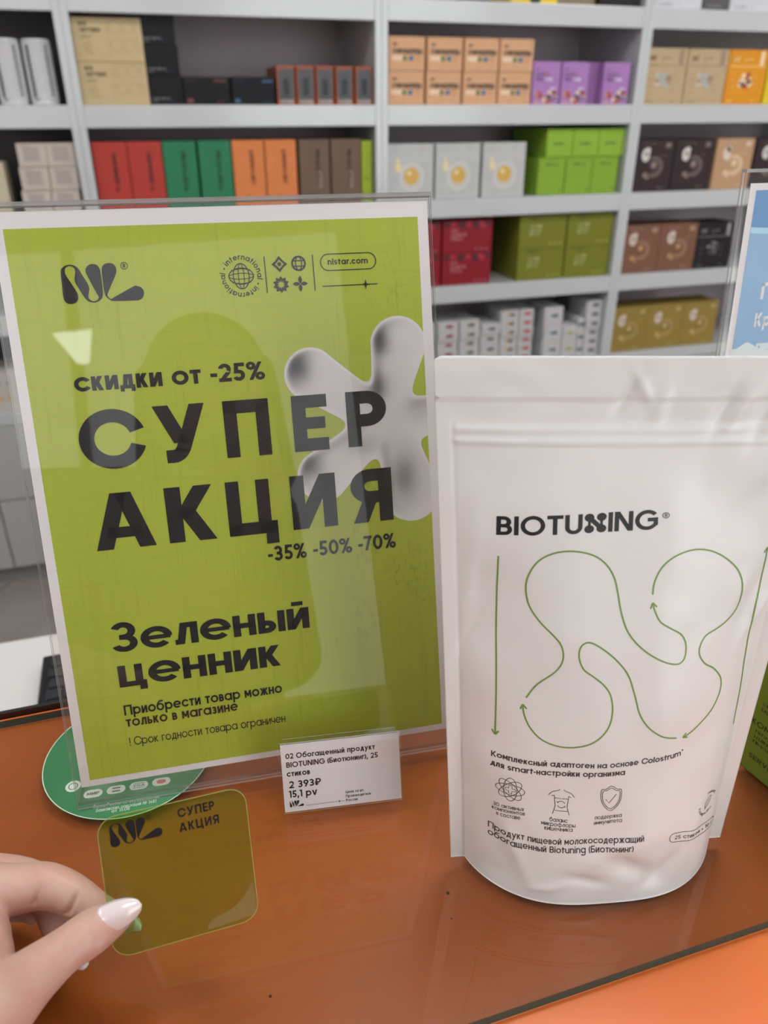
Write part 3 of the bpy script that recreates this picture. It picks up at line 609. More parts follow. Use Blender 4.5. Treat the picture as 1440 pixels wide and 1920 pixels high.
# --- right bay
def cup(p, x, y, s, a, bb, c, d):
    for k in range(3): p.q(stroke([(x + (30 - k * 5) * s * math.cos(R(t)), y + (28 - k * 5) * s * math.sin(R(t))) for t in range(-150 + k * 25, 160 - k * 30, 16)], 5 * s), a, 0)
    p.q([ngon(x, y + 4 * s, 15 * s, 20, 14 * s)], bb, 1).q([ngon(x - 2 * s, y + 6 * s, 9 * s, 16)], c, 2)
    p.q([ngon(x - 34 * s, y + 34 * s, 14 * s, 16, 19 * s, .3), ngon(x - 28 * s, y + 46 * s, 9 * s, 14)], d, 1).q([ngon(x - 32 * s, y + 36 * s, 5 * s, 10)], a, 2)
    p.q([ngon(x - 30 * s, y - 22 * s, 7 * s, 12), ngon(x - 20 * s, y - 30 * s, 5 * s, 10)], c, 1)
    return p
def cocoa(label, col, ink, a, bb, c, d, group, x, S, n=None):
    p = Print(); cup(p, 78, 72, 1.05, 1, 2, 3, 4)
    p.q(words(26, 138, 3.5, (12, 9), 3), 0).q([_rect(112, 128, 132, 142)], 0).q(words(100, 104, 3, (8,), 4), 0).q(words(104, 88, 3, (6,), 6), 0).q(words(98, 8, 6, (7,), 5), 0)
    ms = [mat('p%s' % str(q), rgb(*q), .5) for q in (ink, a, bb, c, d)]
    o = carton('carton', label, 'box', 146, 152, 110, col, p, ms, group); put(o, x, S); return o
G = 'cartons with a cup swirl'
o1 = cocoa('dark brown carton with white flower mark, beside the post', (54, 40, 44), (120, 106, 106), (98, 82, 80), (70, 54, 54), (140, 122, 112), (206, 200, 196), G, 1.5600, S2)
dup(o1, (1.7100, YF, S2 + .0006), 'dark brown carton with white flower mark, left of the light tan one'); dup(o1, (2.0240, YF, S2 + .0006), 'dark brown carton partly behind the blue sign')
cocoa('light tan carton with a swirl, between dark brown ones', (188, 150, 116), (214, 190, 164), (214, 184, 150), (190, 150, 110), (226, 204, 176), (220, 206, 194), G, 1.8680, S2)
o1 = cocoa('mid brown carton with a cup, beside the post', (126, 88, 70), (166, 134, 118), (146, 108, 86), (104, 66, 48), (190, 146, 100), (206, 190, 180), G, 1.5560, S3); dup(o1, (1.7040, YF, S3 + .0006), 'mid brown carton with a cup, beside the black carton')
o1 = cocoa('gold carton with a cup, beside the post', (150, 126, 62), (176, 156, 104), (164, 138, 76), (124, 96, 48), (196, 170, 110), (206, 190, 180), G, 1.5560, S4); dup(o1, (1.7030, YF, S4 + .0006), 'gold carton with a cup, middle of three'); dup(o1, (1.8500, YF, S4 + .0006), 'gold carton with a cup, nearest to the blue sign')
def plain(label, col, ink, lt, x, S, group):
    p = Print(); p.q(words(14, 118, 12, (3,), 2), 0).q(words(56, 122, 5, (9,), 3), 0).q(words(56, 116, 3, (8,), 8), 0).q([_rect(116, 108, 130, 146)], 1).q([_rect(8, 104, 140, 106)], 0)
    rr = random.Random(int(x * 1000))
    for k in range(16): p.q([ngon(50 + rr.random() * 40, 48 + rr.random() * 36, 4 + rr.random() * 8, 10, 3 + rr.random() * 6)], 1 + k % 3, k % 3)
    for k in range(7): p.q(words(18 + (k % 2) * 84, 84 - k * 9, 2.6, (7,), k), 0)
    p.q(words(12, 8, 4, (8,), 4), 0).q(words(104, 8, 4, (7,), 5), 0)
    o = carton('carton', label, 'box', 146, 150, 110, col, p, [mat('q%s' % str(q), rgb(*q), .5) for q in (ink,) + lt], group); put(o, x, S); return o
o1 = plain('beige carton with tab and splash picture, beside the post', (188, 164, 130), (132, 108, 80), ((150, 130, 108), (200, 190, 176), (168, 172, 172)), 1.5570, S1, 'cartons with a tab'); dup(o1, (1.7070, YF, S1 + .0006), 'beige carton with tab and splash picture, beside the orange one')
plain('orange carton with splash picture', (222, 148, 34), (246, 214, 150), ((240, 214, 176), (244, 236, 220), (170, 50, 56)), 1.8570, S1, 'cartons with a tab')
plain('yellow carton at the right edge beside the orange one', (222, 196, 40), (246, 230, 150), ((240, 214, 176), (244, 236, 220), (190, 150, 56)), 2.0100, S1, 'cartons with a tab')
plain('black carton with grey splash, right of the brown ones', (34, 30, 34), (140, 134, 136), ((150, 146, 148), (86, 80, 82), (60, 54, 58)), 1.8520, S3, 'cartons with a tab')
for lb, col, x, wd in (('white carton on the top visible shelf, beside the post', (206, 206, 214), 1.5600, 162), ('grey carton on the top visible shelf, between two white ones', (92, 90, 92), 1.7300, 84), ('white carton on the top visible shelf, at the right', (206, 206, 214), 1.8230, 180)):
    p = Print(); p.q(words(14, 8, 6, (12,), 3)); o1 = carton('carton', lb, 'box', wd, 90, 150, col, p, [mat('soft grey print', rgb(150, 150, 160), .5)]); put(o1, x, S0)
p = Print(); p.q([ngon(74, 8, 18, 16, 7)])
o1 = carton('carton', 'yellow carton with a black oval on the top visible shelf', 'box', 142, 90, 150, (226, 200, 60), p, [INK]); put(o1, 1.1000, S0)
o1 = carton('carton', 'dull brown carton on the top visible shelf, beside the yellow one', 'box', 130, 90, 150, (140, 124, 104)); put(o1, 1.2450, S0, YF + .02)
o1 = carton('carton', 'black carton on the top visible shelf, beside the brown one', 'box', 134, 100, 150, (34, 32, 34)); put(o1, 1.3780, S0)

# ================================================================== counter, desk
ORANGE = mat('orange laminate', rgb(218, 112, 52), 0.30, 0.5, coat=0.15)
ctr = thing('counter', 'long orange shop counter under a glass sheet', 'counter', (0, 0, -.985))
b = MB(); b.box(-1.5, .03, .955, 1.9, .434, .979, bev=.0015); b.build('worktop', ORANGE, ctr)
b = MB(); b.box(-1.48, .06, .0, 1.88, .08, .9545); b.build('front_panel', mat('white counter panel', rgb(205, 203, 200), .4), ctr)
b = MB(); b.box(-1.5, .4345, .955, 1.9, .4375, .983, bev=.0006); b.build('back_strip', mat('black strip', rgb(20, 19, 19), .5), ctr)  # thin black strip along the back of the worktop
for x in (-1.48, 1.86): b = MB(); b.box(x, .0805, 0, x + .02, .42, .9545); b.build('side_panel', MATS['white counter panel'], ctr)
GLASS = clear_mat('counter glass', (.81, .83, .82, 1), .045)
GEDGE = mat('green glass edge', rgb(52, 80, 72), .3, .25)
g = MB(); x0, x1, y0, y1 = -1.45, 1.85, .1688, .4245
g.add([(x, y, z) for z in (-.0057, 0) for x, y in ((x0, y0), (x1, y0), (x1, y1), (x0, y1))], [(3, 2, 1, 0), (4, 5, 6, 7)], 0)
g.add([(x, y, z) for z in (-.0057, 0) for x, y in ((x0, y0), (x1, y0), (x1, y1), (x0, y1))], [(0, 1, 5, 4), (1, 2, 6, 5), (2, 3, 7, 6), (3, 0, 4, 7)], 1)
tag(g.build('glass_sheet', [GLASS, GEDGE]), 'clear glass sheet with dark green edge lying on the orange counter', 'glass sheet')
for i, (x, y, r) in enumerate(((.012, .205, .0007), (.1035, .228, .0009), (.10, .215, .0004), (-.105, .30, .0006))):
    b = MB(); b.lathe([(r, 0), (r * .8, .0003)], 8, 0)
    tag(b.build('crumb', mat('dark crumb', rgb(50, 30, 20), .7), loc=(x, y, .0001)), 'tiny dark crumb on the counter glass, ' + ('near the lower middle', 'beside the pouch foot', 'in front of the pouch', 'left of the green sticker')[i], 'crumb')
dk = thing('desk', 'white staff desk behind the counter, lower than it', 'desk', (0, 0, -.985))
b = MB(); b.box(-1.3, .448, .710, 1.3, .890, .735, bev=.002); b.build('desk_top', mat('white desk', rgb(212, 212, 212), .35), dk)
for x, y in ((-1.28, .46), (1.24, .46), (-1.28, .84), (1.24, .84)): b = MB(); b.box(x, y, 0, x + .04, y + .04, .7095); b.build('leg', MATS['lamp frame'], dk)
kb = thing('keyboard', 'black computer keyboard on the white desk behind the sign', 'keyboard', (-.168, .680, -.2495))
b = MB(); b.box(0, 0, 0, .44, .142, .016, bev=.003); b.build('case', mat('black plastic', rgb(26, 27, 30), .35), kb)
KEY = mat('key plastic', rgb(44, 47, 54), .3)
for r in range(6):
    for c in range(5 if r else 4):
        b = MB(); b.box(.010 + c * .0195 + r % 2 * .002, .012 + r * .0195, .0155, .0265 + c * .0195 + r % 2 * .002, .0285 + r * .0195, .0225, bev=.0016); b.build('key', KEY, kb)
b = MB()
for r in range(6): b.box(.112, .012 + r * .0195, .0155, .428, .0285 + r * .0195, .0225, bev=.0016)
tag(b.build('key', KEY, kb), kind='stuff')

# ================================================================== big green sign in its clear holder
def leaned(lean):
    c, s_ = math.cos(lean), math.sin(lean)
    return lambda x, y, off: (x / 1000, (y * s_ - off * c) / 1000, (y * c + off * s_) / 1000)
def slab(b, fm, s0, t0, s1, t1, o0, o1, mf=0, me=1):
    P = [fm(x, y, o) for o in (o0, o1) for x, y in ((s0, t0), (s1, t0), (s1, t1), (s0, t1))]
    b.add(P, [(3, 2, 1, 0), (4, 5, 6, 7)], mf); b.add(P, [(0, 1, 5, 4), (1, 2, 6, 5), (2, 3, 7, 6), (3, 0, 4, 7)], me)
ACR = clear_mat('clear acrylic', (.985, .982, .98, 1), .045, diffuse=.008, dcol=(.9, .9, .9, 1))
ACE = clear_mat('acrylic edge', (.62, .61, .60, 1), .10, rough=.15, diffuse=.22, dcol=(.8, .79, .78, 1))
PAPER = mat('white paper', rgb(234, 230, 233), .6)
BLACK = mat('black ink', rgb(24, 20, 20), .5, .3)
def holder(label, loc, rz, fm, lean, s0, s1, t1, foot, group=None):
    h = thing('sign_holder', label, 'sign holder', loc, rz, group)
    b = MB(); slab(b, fm, s0, .8, s1, t1, .7, 2.3); b.build('front_sheet', [ACR, ACE], h)
    b = MB(); slab(b, fm, s0, .8, s1, t1, -2.3, -.7); b.build('back_sheet', [ACR, ACE], h)
    b = MB(); slab(b, lambda x, y, o: (x / 1000, y / 1000, o / 1000), s0, 2.6, s1, foot, .25, 2.3); b.build('foot', [ACR, ACE], h)
    b = MB(); slab(b, fm, s0, t1 + .02, s1, t1 + 2.0, -2.3, 2.3, 1, 1); b.build('top_edge', [ACR, ACE], h)
    return h
LEAN = R(15.343); SL = (-.06727, .33658, 0); SR = R(-4.908); fm = leaned(LEAN)
holder('large clear acrylic holder standing on the counter glass with the green sign in it', SL, SR, fm, LEAN, -3.4, 211.6, 311.2, 88)
po = thing('poster', 'green sale poster with white border and black lettering in the large clear holder', 'poster', SL, SR)
b = MB(); slab(b, fm, 0, 12.6, 210, 309.2, -.12, .12, 0, 0); b.build('paper', PAPER, po)
GREEN = mat('green poster print', rgb(176, 190, 60), .5, .3, mottle=(14, rgb(164, 178, 50), .5, (1, .3, .4)))
nt = GREEN.node_tree; K = nt.links.new                  # the worn print: fine woven scratches, and specks strongest on the right
tc = nt.nodes.new('ShaderNodeTexCoord'); sx = nt.nodes.new('ShaderNodeSeparateXYZ'); K(tc.outputs['Object'], sx.inputs[0])
def layer(scale, stretch, lo, hi, amount):
    mp = nt.nodes.new('ShaderNodeMapping'); mp.inputs['Scale'].default_value = stretch; n1 = nt.nodes.new('ShaderNodeTexNoise'); n1.inputs['Scale'].default_value = scale; n1.inputs['Detail'].default_value = 2
    rp = nt.nodes.new('ShaderNodeMapRange'); rp.inputs[1].default_value = lo; rp.inputs[2].default_value = hi; rp.inputs[3].default_value = 0; rp.inputs[4].default_value = amount
    K(tc.outputs['Object'], mp.inputs[0]); K(mp.outputs[0], n1.inputs['Vector']); K(n1.outputs[0], rp.inputs[0]); return rp.outputs[0]
def math2(op, a, b_):
    m = nt.nodes.new('ShaderNodeMath'); m.operation = op
    for i, v in enumerate((a, b_)):
        if isinstance(v, (int, float)): m.inputs[i].default_value = v
        else: K(v, m.inputs[i])
    return m.outputs[0]
rx = nt.nodes.new('ShaderNodeMapRange'); K(sx.outputs[0], rx.inputs[0]); rx.inputs[1].default_value = .145; rx.inputs[2].default_value = .185; rx.inputs[3].default_value = .0; rx.inputs[4].default_value = 1.0
weave = math2('MAXIMUM', layer(700, (1, .05, .03), .54, .78, .18), layer(700, (.03, .5, 1), .55, .80, .14))
vert = layer(95, (1, .05, .06), .66, .80, .14)
spk = math2('MULTIPLY', math2('MULTIPLY', layer(520, (1, .6, .5), .50, .66, 1.0), layer(30, (1, .3, .6), .50, .66, 1.0)), rx.outputs[0])
tot = math2('MINIMUM', math2('ADD', math2('ADD', weave, vert), math2('MULTIPLY', spk, .55)), .8)
mixg = nt.nodes.new('ShaderNodeMix'); mixg.data_type = 'RGBA'; mixg.inputs['B'].default_value = rgb(104, 116, 40)
bs = nt.nodes['Principled BSDF']; K(bs.inputs['Base Color'].links[0].from_socket, mixg.inputs['A']); K(tot, mixg.inputs['Factor']); K(mixg.outputs['Result'], bs.inputs['Base Color'])
p = Print(); p.q([_rect(4.8, 16.2, 204.6, 301.6)]); p.build('green_print', [GREEN], fm, po, base=.18)
# white jelly flower print
lobes = [((180, 199), (143, 225.5), 10.5, 13.8), ((182, 200), (190.5, 237.5), 9.8, 15.2), ((178, 196), (145.8, 171.8), 10.3, 14.2), ((186, 192), (193.8, 157.8), 11.3, 16.2), ((186, 199), (216, 199.5), 10.5, 11.6)]
def fsd(x, y):
    d = 1e9
    for (ax, ay), (bx, by), r0, r1 in lobes:
        ux, uy = bx - ax, by - ay; t = max(0, min(1, ((x - ax) * ux + (y - ay) * uy) / (ux * ux + uy * uy)))
        e = math.hypot(x - ax - ux * t, y - ay - uy * t) - (r0 + (r1 - r0) * t ** 1.6)
        k = 7.0; h = max(0, min(1, .5 + .5 * (e - d) / k)) if d < 1e8 else 0
        d = e if d > 1e8 else e * (1 - h) + d * h - k * h * (1 - h)
    return d
def fcol(x, y, d):
    e = .5; gx = (fsd(x + e, y) - fsd(x - e, y)); gy = (fsd(x, y + e) - fsd(x, y - e)); l = math.hypot(gx, gy) or 1; gx /= l; gy /= l
    q = max(0, min(1, -d / 11.0)); tl = (1 - q) ** 1.5
    v = .92 + .10 * tl * (gx * .2 - gy * .5) - .16 * max(0, 1 - abs(q - .35) * 3) * max(0, -gx * .8 + gy * .3)
    for cx, cy, rx_, ry_, a in ((136.5, 229.5, 8, 10, .62), (181, 240, 6, 9, .50), (178, 217, 7, 9, .40), (139, 177.5, 8, 8.5, .48), (190, 167, 9, 15, .34), (168, 186, 14, 7, .14), (200, 205, 8, 9, .10)):
        g = ((x - cx) / rx_) ** 2 + ((y - cy) / ry_) ** 2
        v -= a * .9 * math.exp(-g * 1.6)
    rim = math.exp(-((d + .6) / .9) ** 2)
    return max(.06, min(1, v * (1 - rim) + .95 * rim))
st = 1.0; vals = {}
def fv(i, j):
    if (i, j) not in vals: vals[(i, j)] = fsd(124 + i * st, 136 + j * st)
    return vals[(i, j)]
fb = MB(); cols_ = []; cache = {}
def vtx(x, y):
    k = (round(x, 3), round(y, 3))
    if k not in cache: cache[k] = len(fb.v); fb.v.append(fm(x, y, .30)); cols_.append(fcol(x, y, fsd(x, y)))
    return cache[k]
for i in range(81):
    for j in range(120):
        cs = [(i, j), (i + 1, j), (i + 1, j + 1), (i, j + 1)]; vv = [fv(*c) for c in cs]
        if min(vv) > 0: continue
        poly = []
        for k in range(4):
            (a, b_), (c, d_) = cs[k], cs[(k + 1) % 4]; va, vb = vv[k], vv[(k + 1) % 4]
            if va <= 0: poly.append((124 + a * st, 136 + b_ * st))
            if (va <= 0) != (vb <= 0): t = va / (va - vb); poly.append((124 + (a + (c - a) * t) * st, 136 + (b_ + (d_ - b_) * t) * st))
        poly = [(min(x, 204.6), y) for x, y in poly]
        if len(poly) >= 3: fb.f.append([vtx(x, y) for x, y in poly]); fb.mi.append(0); fb.sm.append(True)
FM = mat('flower print', (1, 1, 1, 1), .5, .3); nt = FM.node_tree; va = nt.nodes.new('ShaderNodeVertexColor'); va.layer_name = 'ink'
nt.links.new(va.outputs[0], nt.nodes['Principled BSDF'].inputs['Base Color'])
fo = fb.build('flower_print', FM, po); ca = fo.data.color_attributes.new('ink', 'FLOAT_COLOR', 'POINT')
for i, c in enumerate(cols_): l = s2l(c * 238); ca.data[i].color = (l, l * .985, l * 1.0, 1)
LOGON = [(27.1,269.5),(27.3,275.3),(27.4,280.1),(27.8,282.5),(29.2,283.9),(31.0,284.6),(32.6,284.6),(34.6,283.9),(35.9,282.5),(37.3,279.3),(38.9,276.0),(39.5,273.4),(38.7,270.7),(38.6,269.0),(39.5,267.9),(40.8,267.4),(42.4,267.9),(43.3,269.1),(43.0,270.1),(41.1,274.7),(39.0,280.3),(38.9,282.0),(39.7,283.5),(41.4,284.5),(42.9,284.6),(44.4,284.0),(45.4,282.4),(45.6,280.0),(45.6,273.1),(45.2,269.7),(44.3,268.2),(42.8,267.2),(40.7,266.7),(38.4,267.4),(36.9,269.0),(35.3,272.2),(33.5,276.4),(33.5,278.5),(34.1,280.8),(34.0,282.6),(33.2,283.7),(31.7,284.1),(30.1,283.4),(29.5,282.1),(29.5,280.4),(31.2,276.9),(33.1,273.0),(33.9,270.9),(33.8,268.8),(32.6,267.2),(30.5,266.6),(28.3,267.2)]
LOGOL = [(46.3,281.4),(46.7,283.1),(48.0,284.4),(50.0,284.8),(51.6,284.4),(52.8,283.0),(53.0,281.1),(52.1,278.7),(49.6,274.3),(47.6,270.6),(47.6,269.2),(48.8,268.1),(50.6,268.9),(59.9,273.4),(61.6,273.6),(63.3,273.0),(64.4,271.6),(64.5,269.8),(63.6,267.9),(61.9,266.9),(59.8,266.8),(50.4,267.0),(48.4,267.6),(46.7,269.4),(46.2,271.7),(46.1,275.2)]
def logo(x, y, w):
    k = w / 37.4; f = lambda L: [(x + (a - 27.1) * k, y + (b_ - 266.6) * k) for a, b_ in smooth(L, 3, True)]
    return [f(LOGON), f(LOGOL)]
def reg(x, y, r): return stroke(ngon(x, y, r, 20), r * .2, True) + text('R', x, y - r * .55, r * 1.1, None, .2, align='c')
p = Print(); p.q(logo(27.1, 266.6, 37.4)).q(reg(56.9, 283.2, 1.6)); p.build('logo_print', [BLACK], fm, po, base=.42)
p = Print()
p.q(text('скидки от -25%', 26.2, 224.8, 9.0, 93.0, .20, .78, .07)); p.q(text('СУПЕР', 24.6, 185.6, 29.5, None, .232)[:0])
for ch, xa, xb, y in (('С', 24.6, 54.6, 185.6), ('У', 61.0, 87.3, 185.6), ('П', 96.3, 119.5, 185.6), ('Е', 131.5, 150.0, 185.6), ('Р', 160.3, 182.0, 185.6), ('А', 25.6, 55.6, 143.5), ('К', 62.2, 87.2, 143.5), ('Ц', 93.3, 119.0, 143.5), ('И', 127.1, 151.5, 143.5), ('Я', 159.6, 182.6, 143.5)):
    p.q(text(ch, xa, y, 29.4, xb - xa, .226))
p.q(text('-35% -50% -70%', 112.2, 127.6, 8.3, 70.6, .19, .72, .08)); p.q(text('Зеленый', 26.3, 87.2, 16.6, 105, .175, .73, .05)); p.q(text('ценник', 27.2, 67.3, 16.6, 86.5, .175, .74, .05))
p.q(text('Приобрести товар можно', 27.5, 51.0, 5.9, 85.2, .17, .74, .08)); p.q(text('только в магазине', 27.6, 44.2, 5.9, 60, .17, .74, .08)); p.q(text('! Срок годности товара ограничен', 28, 33, 4.9, 85, .11, .73, .09))
p.build('headline_lettering', [BLACK], fm, po, base=.45)
p = Print(); cx, cy = 112.2, 276.0
p.q(text_arc('international', cx, cy, 7.9, 64, 2.8, .16, span=21.6)).q(text_arc('international', cx, cy, 7.9, 244, 2.8, .16, span=21.6))
for a in (154, 334): p.q([ngon(cx + 8.9 * math.cos(R(a)), cy + 8.9 * math.sin(R(a)), .42, 12)])
el = lambda rx_, ry_: stroke([(cx + rx_ * math.cos(R(t)), cy + ry_ * math.sin(R(t))) for t in range(0, 360, 10)], .38, True)
pt = lambda rx_, ry_, e: [(cx + rx_ * math.copysign(abs(math.cos(R(t))) ** e, math.cos(R(t))), cy + ry_ * math.copysign(abs(math.sin(R(t))) ** e, math.sin(R(t)))) for t in range(0, 360, 10)]
p.q(stroke(pt(6.1, 3.9, 1.0), .5, True)).q(stroke(pt(3.9, 6.1, 1.0), .5, True)).q(el(1.4, 6.0)).q(el(6.0, 1.4))
p.q(stroke([(cx - 4.6, cy + 3), (cx, cy + 3.6), (cx + 4.6, cy + 3)], .38)).q(stroke([(cx - 4.6, cy - 3), (cx, cy - 3.6), (cx + 4.6, cy - 3)], .38))
p.q([_seg(124.3, 285, 124.4, 267.3, .5), _seg(148.6, 285, 148.7, 267.3, .5)])
star = lambda x, y, r, ri, n, a0=90: [(x + (r if k % 2 == 0 else ri) * math.cos(R(a0 + 180 * k / n)), y + (r if k % 2 == 0 else ri) * math.sin(R(a0 + 180 * k / n))) for k in range(2 * n)]
ring = lambda A, B: [[A[i], A[(i + 1) % len(A)], B[(i + 1) % len(A)], B[i]] for i in range(len(A))]
p.q(ring(star(131.6, 281, 4.0, 2.5, 4), star(131.6, 281, 2.3, 1.5, 4))).q([ngon(131.6, 281, 1.0, 12)])
p.q(stroke(ngon(141.3, 281, 3.3, 28), .9, True)).q(stroke(ngon(141.3, 281, 1.5, 20, 3.4), .55, True)).q([_rect(138, 279.4, 144.6, 279.95), _rect(138, 282.0, 144.6, 282.55)])
p.q(ring(star(131.7, 271.1, 4.2, 3.0, 10), star(131.7, 271.1, 2.2, 1.2, 10)))
for a in (0, 90, 180, 270): p.q([[(141.4 + r_ * math.cos(R(a)) - w_ * math.sin(R(a)), 271.1 + r_ * math.sin(R(a)) + w_ * math.cos(R(a))) for r_, w_ in ((.1, 0), (1.2, -.85), (2.4, -.95), (4.0, 0), (2.4, .95), (1.2, .85))]])
p.q(stroke(rrect(152.5, 276.9, 181.2, 284.9, 4.0), .5, True)).q(text('nlstar.com', 156.2, 279.7, 3.0, 20.8, .18, .74))
p.q([_rect(152.6, 269.05, 181.4, 269.55)]).q([star(175.1, 269.3, 2.5, .8, 4)])
p.build('emblem_print', [mat('dark grey ink', rgb(44, 42, 38), .5, .3)], fm, po, base=.42)

# ================================================================== round green payment sticker on the glass
b = MB(); b.lathe([(.0487, 0), (.0487, .00025)], 72, 0)
dsc = b.build('sticker', mat('green sticker', rgb(62, 134, 86), .4), loc=(-.0430, .3713, .0002)); tag(dsc, 'round green payment sticker on the counter glass, partly under the clear holder', 'sticker')
p = Print(); A = -5.4
rot = lambda polys, x, y: [[(x + a * math.cos(R(A)) - b_ * math.sin(R(A)), y + a * math.sin(R(A)) + b_ * math.cos(R(A))) for a, b_ in q] for q in polys]
p.q(stroke(ngon(0, 0, 48.3, 90), .5, True), 0)
p.q(rot(text('Банка России на осуществление', 0, 0, 2.3, 35.2, .15), -19.8, -36.8)).q(rot(text('банковских операций № 1481', 0, 0, 2.3, 32, .15), -18.6, -39.9)).q(rot(text('от 11.08', 0, 0, 2.3, 9.5, .15), -10.3, -42.8))
for k in range(4): p.q([[q for q in r_] for r_ in rot([rrect(-5.1, -2.9, 5.1, 2.9, 2.9)], -20.1 + 12.3 * k, -25.8 - .85 * k)], 0)
p.q(rot([ngon(0, 0, 4.2, 20)], -31, -16.8)).q(rot(stroke(ngon(0, 0, 2.4, 16), .6, True), -31, -16.8), 1, 1)
p.q(rot(text('МИР', -3.4, -1.0, 2.1, 6.8, .2), -20.1, -25.8), 1, 1).q(rot([_rect(-2.2, -1.7, 2.2, 1.7)], -7.8, -26.6), 1, 1).q(rot([_rect(-2.2, -.5, 2.2, .5)], -7.8, -26.6), 0, 2)
p.q(rot(text('VISA', -3.2, -.9, 1.9, 6.4, .18) + [_rect(-3.2, 1.5, 3.2, 1.9), _rect(-3.2, -1.9, 3.2, -1.5)], 4.5, -27.4), 1, 1).q(rot([ngon(0, 0, 2.6, 20, 1.6)], 16.8, -28.3), 2, 1)
p.build('sticker_print', [mat('pale green print', rgb(206, 220, 206), .4), mat('grey green print', rgb(96, 112, 100), .4), mat('faded red print', rgb(190, 120, 110), .4)], lambda x, y, off: (x / 1000, y / 1000, off / 1000), dsc, base=.30, step=.03)

# ================================================================== price tag
TL, TR_, TLEAN = (.0366, .2989, 0), R(-8.68), R(17.7); ft = leaned(TLEAN)
h = thing('tag_holder', 'small clear plastic price tag holder standing in front of the green sign', 'tag holder', TL, TR_)
b = MB(); slab(b, ft, -.6, .9, 65.0, 41.6, .5, 1.0); b.build('front_sheet', [ACR, ACE], h)
b = MB(); slab(b, ft, 1.2, .9, 63.0, 43.2, -1.2, -.5); b.build('back_sheet', [ACR, ACE], h)
b = MB(); slab(b, lambda x, y, o: (x / 1000, y / 1000, o / 1000), 1.2, 1.7, 63, 26, .2, .9); b.build('foot', [ACR, ACE], h)
tg = thing('price_tag', 'white price tag for the pouch in its small clear holder', 'price tag', TL, TR_)
b = MB(); slab(b, ft, .2, 1.3, 64.4, 40.9, -.1, .1, 0, 0); b.build('tag_card', PAPER, tg)
p = Print()
for s_, x, y, c, w in (('02 Обогащенный продукт', 2.6, 32.2, 3.1, 48.5), ('BIOTUNING (Биотюнинг), 25', 2.7, 27.2, 3.1, 49.8), ('стиков', 2.6, 22.0, 3.3, 12.5), ('2 393\u20bd', 3.4, 15.1, 4.1, 17.3), ('15,1 pv', 3.0, 9.6, 4.1, 15.3)): p.q(text(s_, x, y, c, w, .195, .74, .08))
for s_, y, w in (('Цена за шт.', 8.3, 10.3), ('Производитель:', 5.8, 14.6), ('Россия', 3.4, 6.4)): p.q(text(s_, 33.6, y, 1.6, w, .2, .74))
p.q(logo(3.0, 4.0, 7.6)).q([_rect(11.7, 4.0, 33, 4.2)]).q([star(30, 4.1, .9, .3, 4)]); p.q([_rect(.3, 40.5, 64.3, 40.8)])
p.build('tag_lettering', [BLACK], ft, tg, base=.16)

# ================================================================== blue sign at the right
BL, BLEAN = (.3633, .40, 0), R(4.32); fb_ = leaned(BLEAN)
holder('clear acrylic holder with the blue sign, behind the white pouch', BL, 0.0, fb_, BLEAN, 0, 218, 306.2, 90)
pb = thing('poster', 'blue poster with white border in the clear holder at the right edge', 'poster', BL, 0.0)
b = MB(); slab(b, fb_, 6.2, 3, 215, 300, -.12, .12, 0, 0); b.build('paper', PAPER, pb)
p = Print(); p.q([_rect(11, 8, 211, 296)], 0).q([_rect(11, 8, 211, 270.8)], 1, 1).q([[(11, 274.5), (211, 262), (211, 256), (11, 271)]], 2, 2)
p.q([smooth([(10.9, 190), (10.9, 197.2), (14, 197.8), (18, 199.8), (22, 201.5), (27, 199.6), (34, 196), (48, 194), (48, 190)], 4, True)], 3, 2).q([_rect(30, 195.5, 44, 200)], 3, 3)
p.q(text('П', 27.0, 229.3, 10.4, 9, .2), 4, 3).q(text('Кр', 25.4, 211.5, 9.0, 13, .2), 4, 3); p.q([ngon(32.5, 197.6, .9, 10)], 1, 4)
p.build('blue_print', [mat('blue print', rgb(108, 156, 208), .5), mat('light blue print', rgb(146, 186, 226), .5, mottle=(9, rgb(168, 204, 234), .8, (1, 1, 1))), mat('sky stripe', rgb(178, 226, 244), .5), mat('snow print', rgb(226, 240, 244), .5), mat('white lettering', rgb(236, 236, 240), .5)], fb_, pb, base=.18)

# ================================================================== green carton behind the pouch
gb = MB(); gb.box(0, -.075, 0, .11, .0, .165, 0, .0012)
go = gb.build('carton', mat('leaf green card', rgb(108, 134, 36), .4), loc=(.2958, .2562, .0003), rz=R(9.4)); tag(go, 'leaf green carton standing on the counter behind the white pouch', 'box')
p = Print()
p.q(text('SERVINGS', 6, 10.5, 3.2, 24, .17)).q(text('КОМПОНЕНТЫ', 2, 33, 3.6, 40, .17))
for k, (n, y) in enumerate((((7, 9), 28.5), ((9, 8), 24.8), ((8, 10), 21.2), ((10, 6), 48), ((6, 9), 44))): p.q(words(6, y, 2.1, n, k + 3))
p.build('side_print', [mat('deep green print', rgb(46, 58, 14), .5)], lambda x, y, off: (-off / 1000, -x / 1000, y / 1000), go, base=.12)

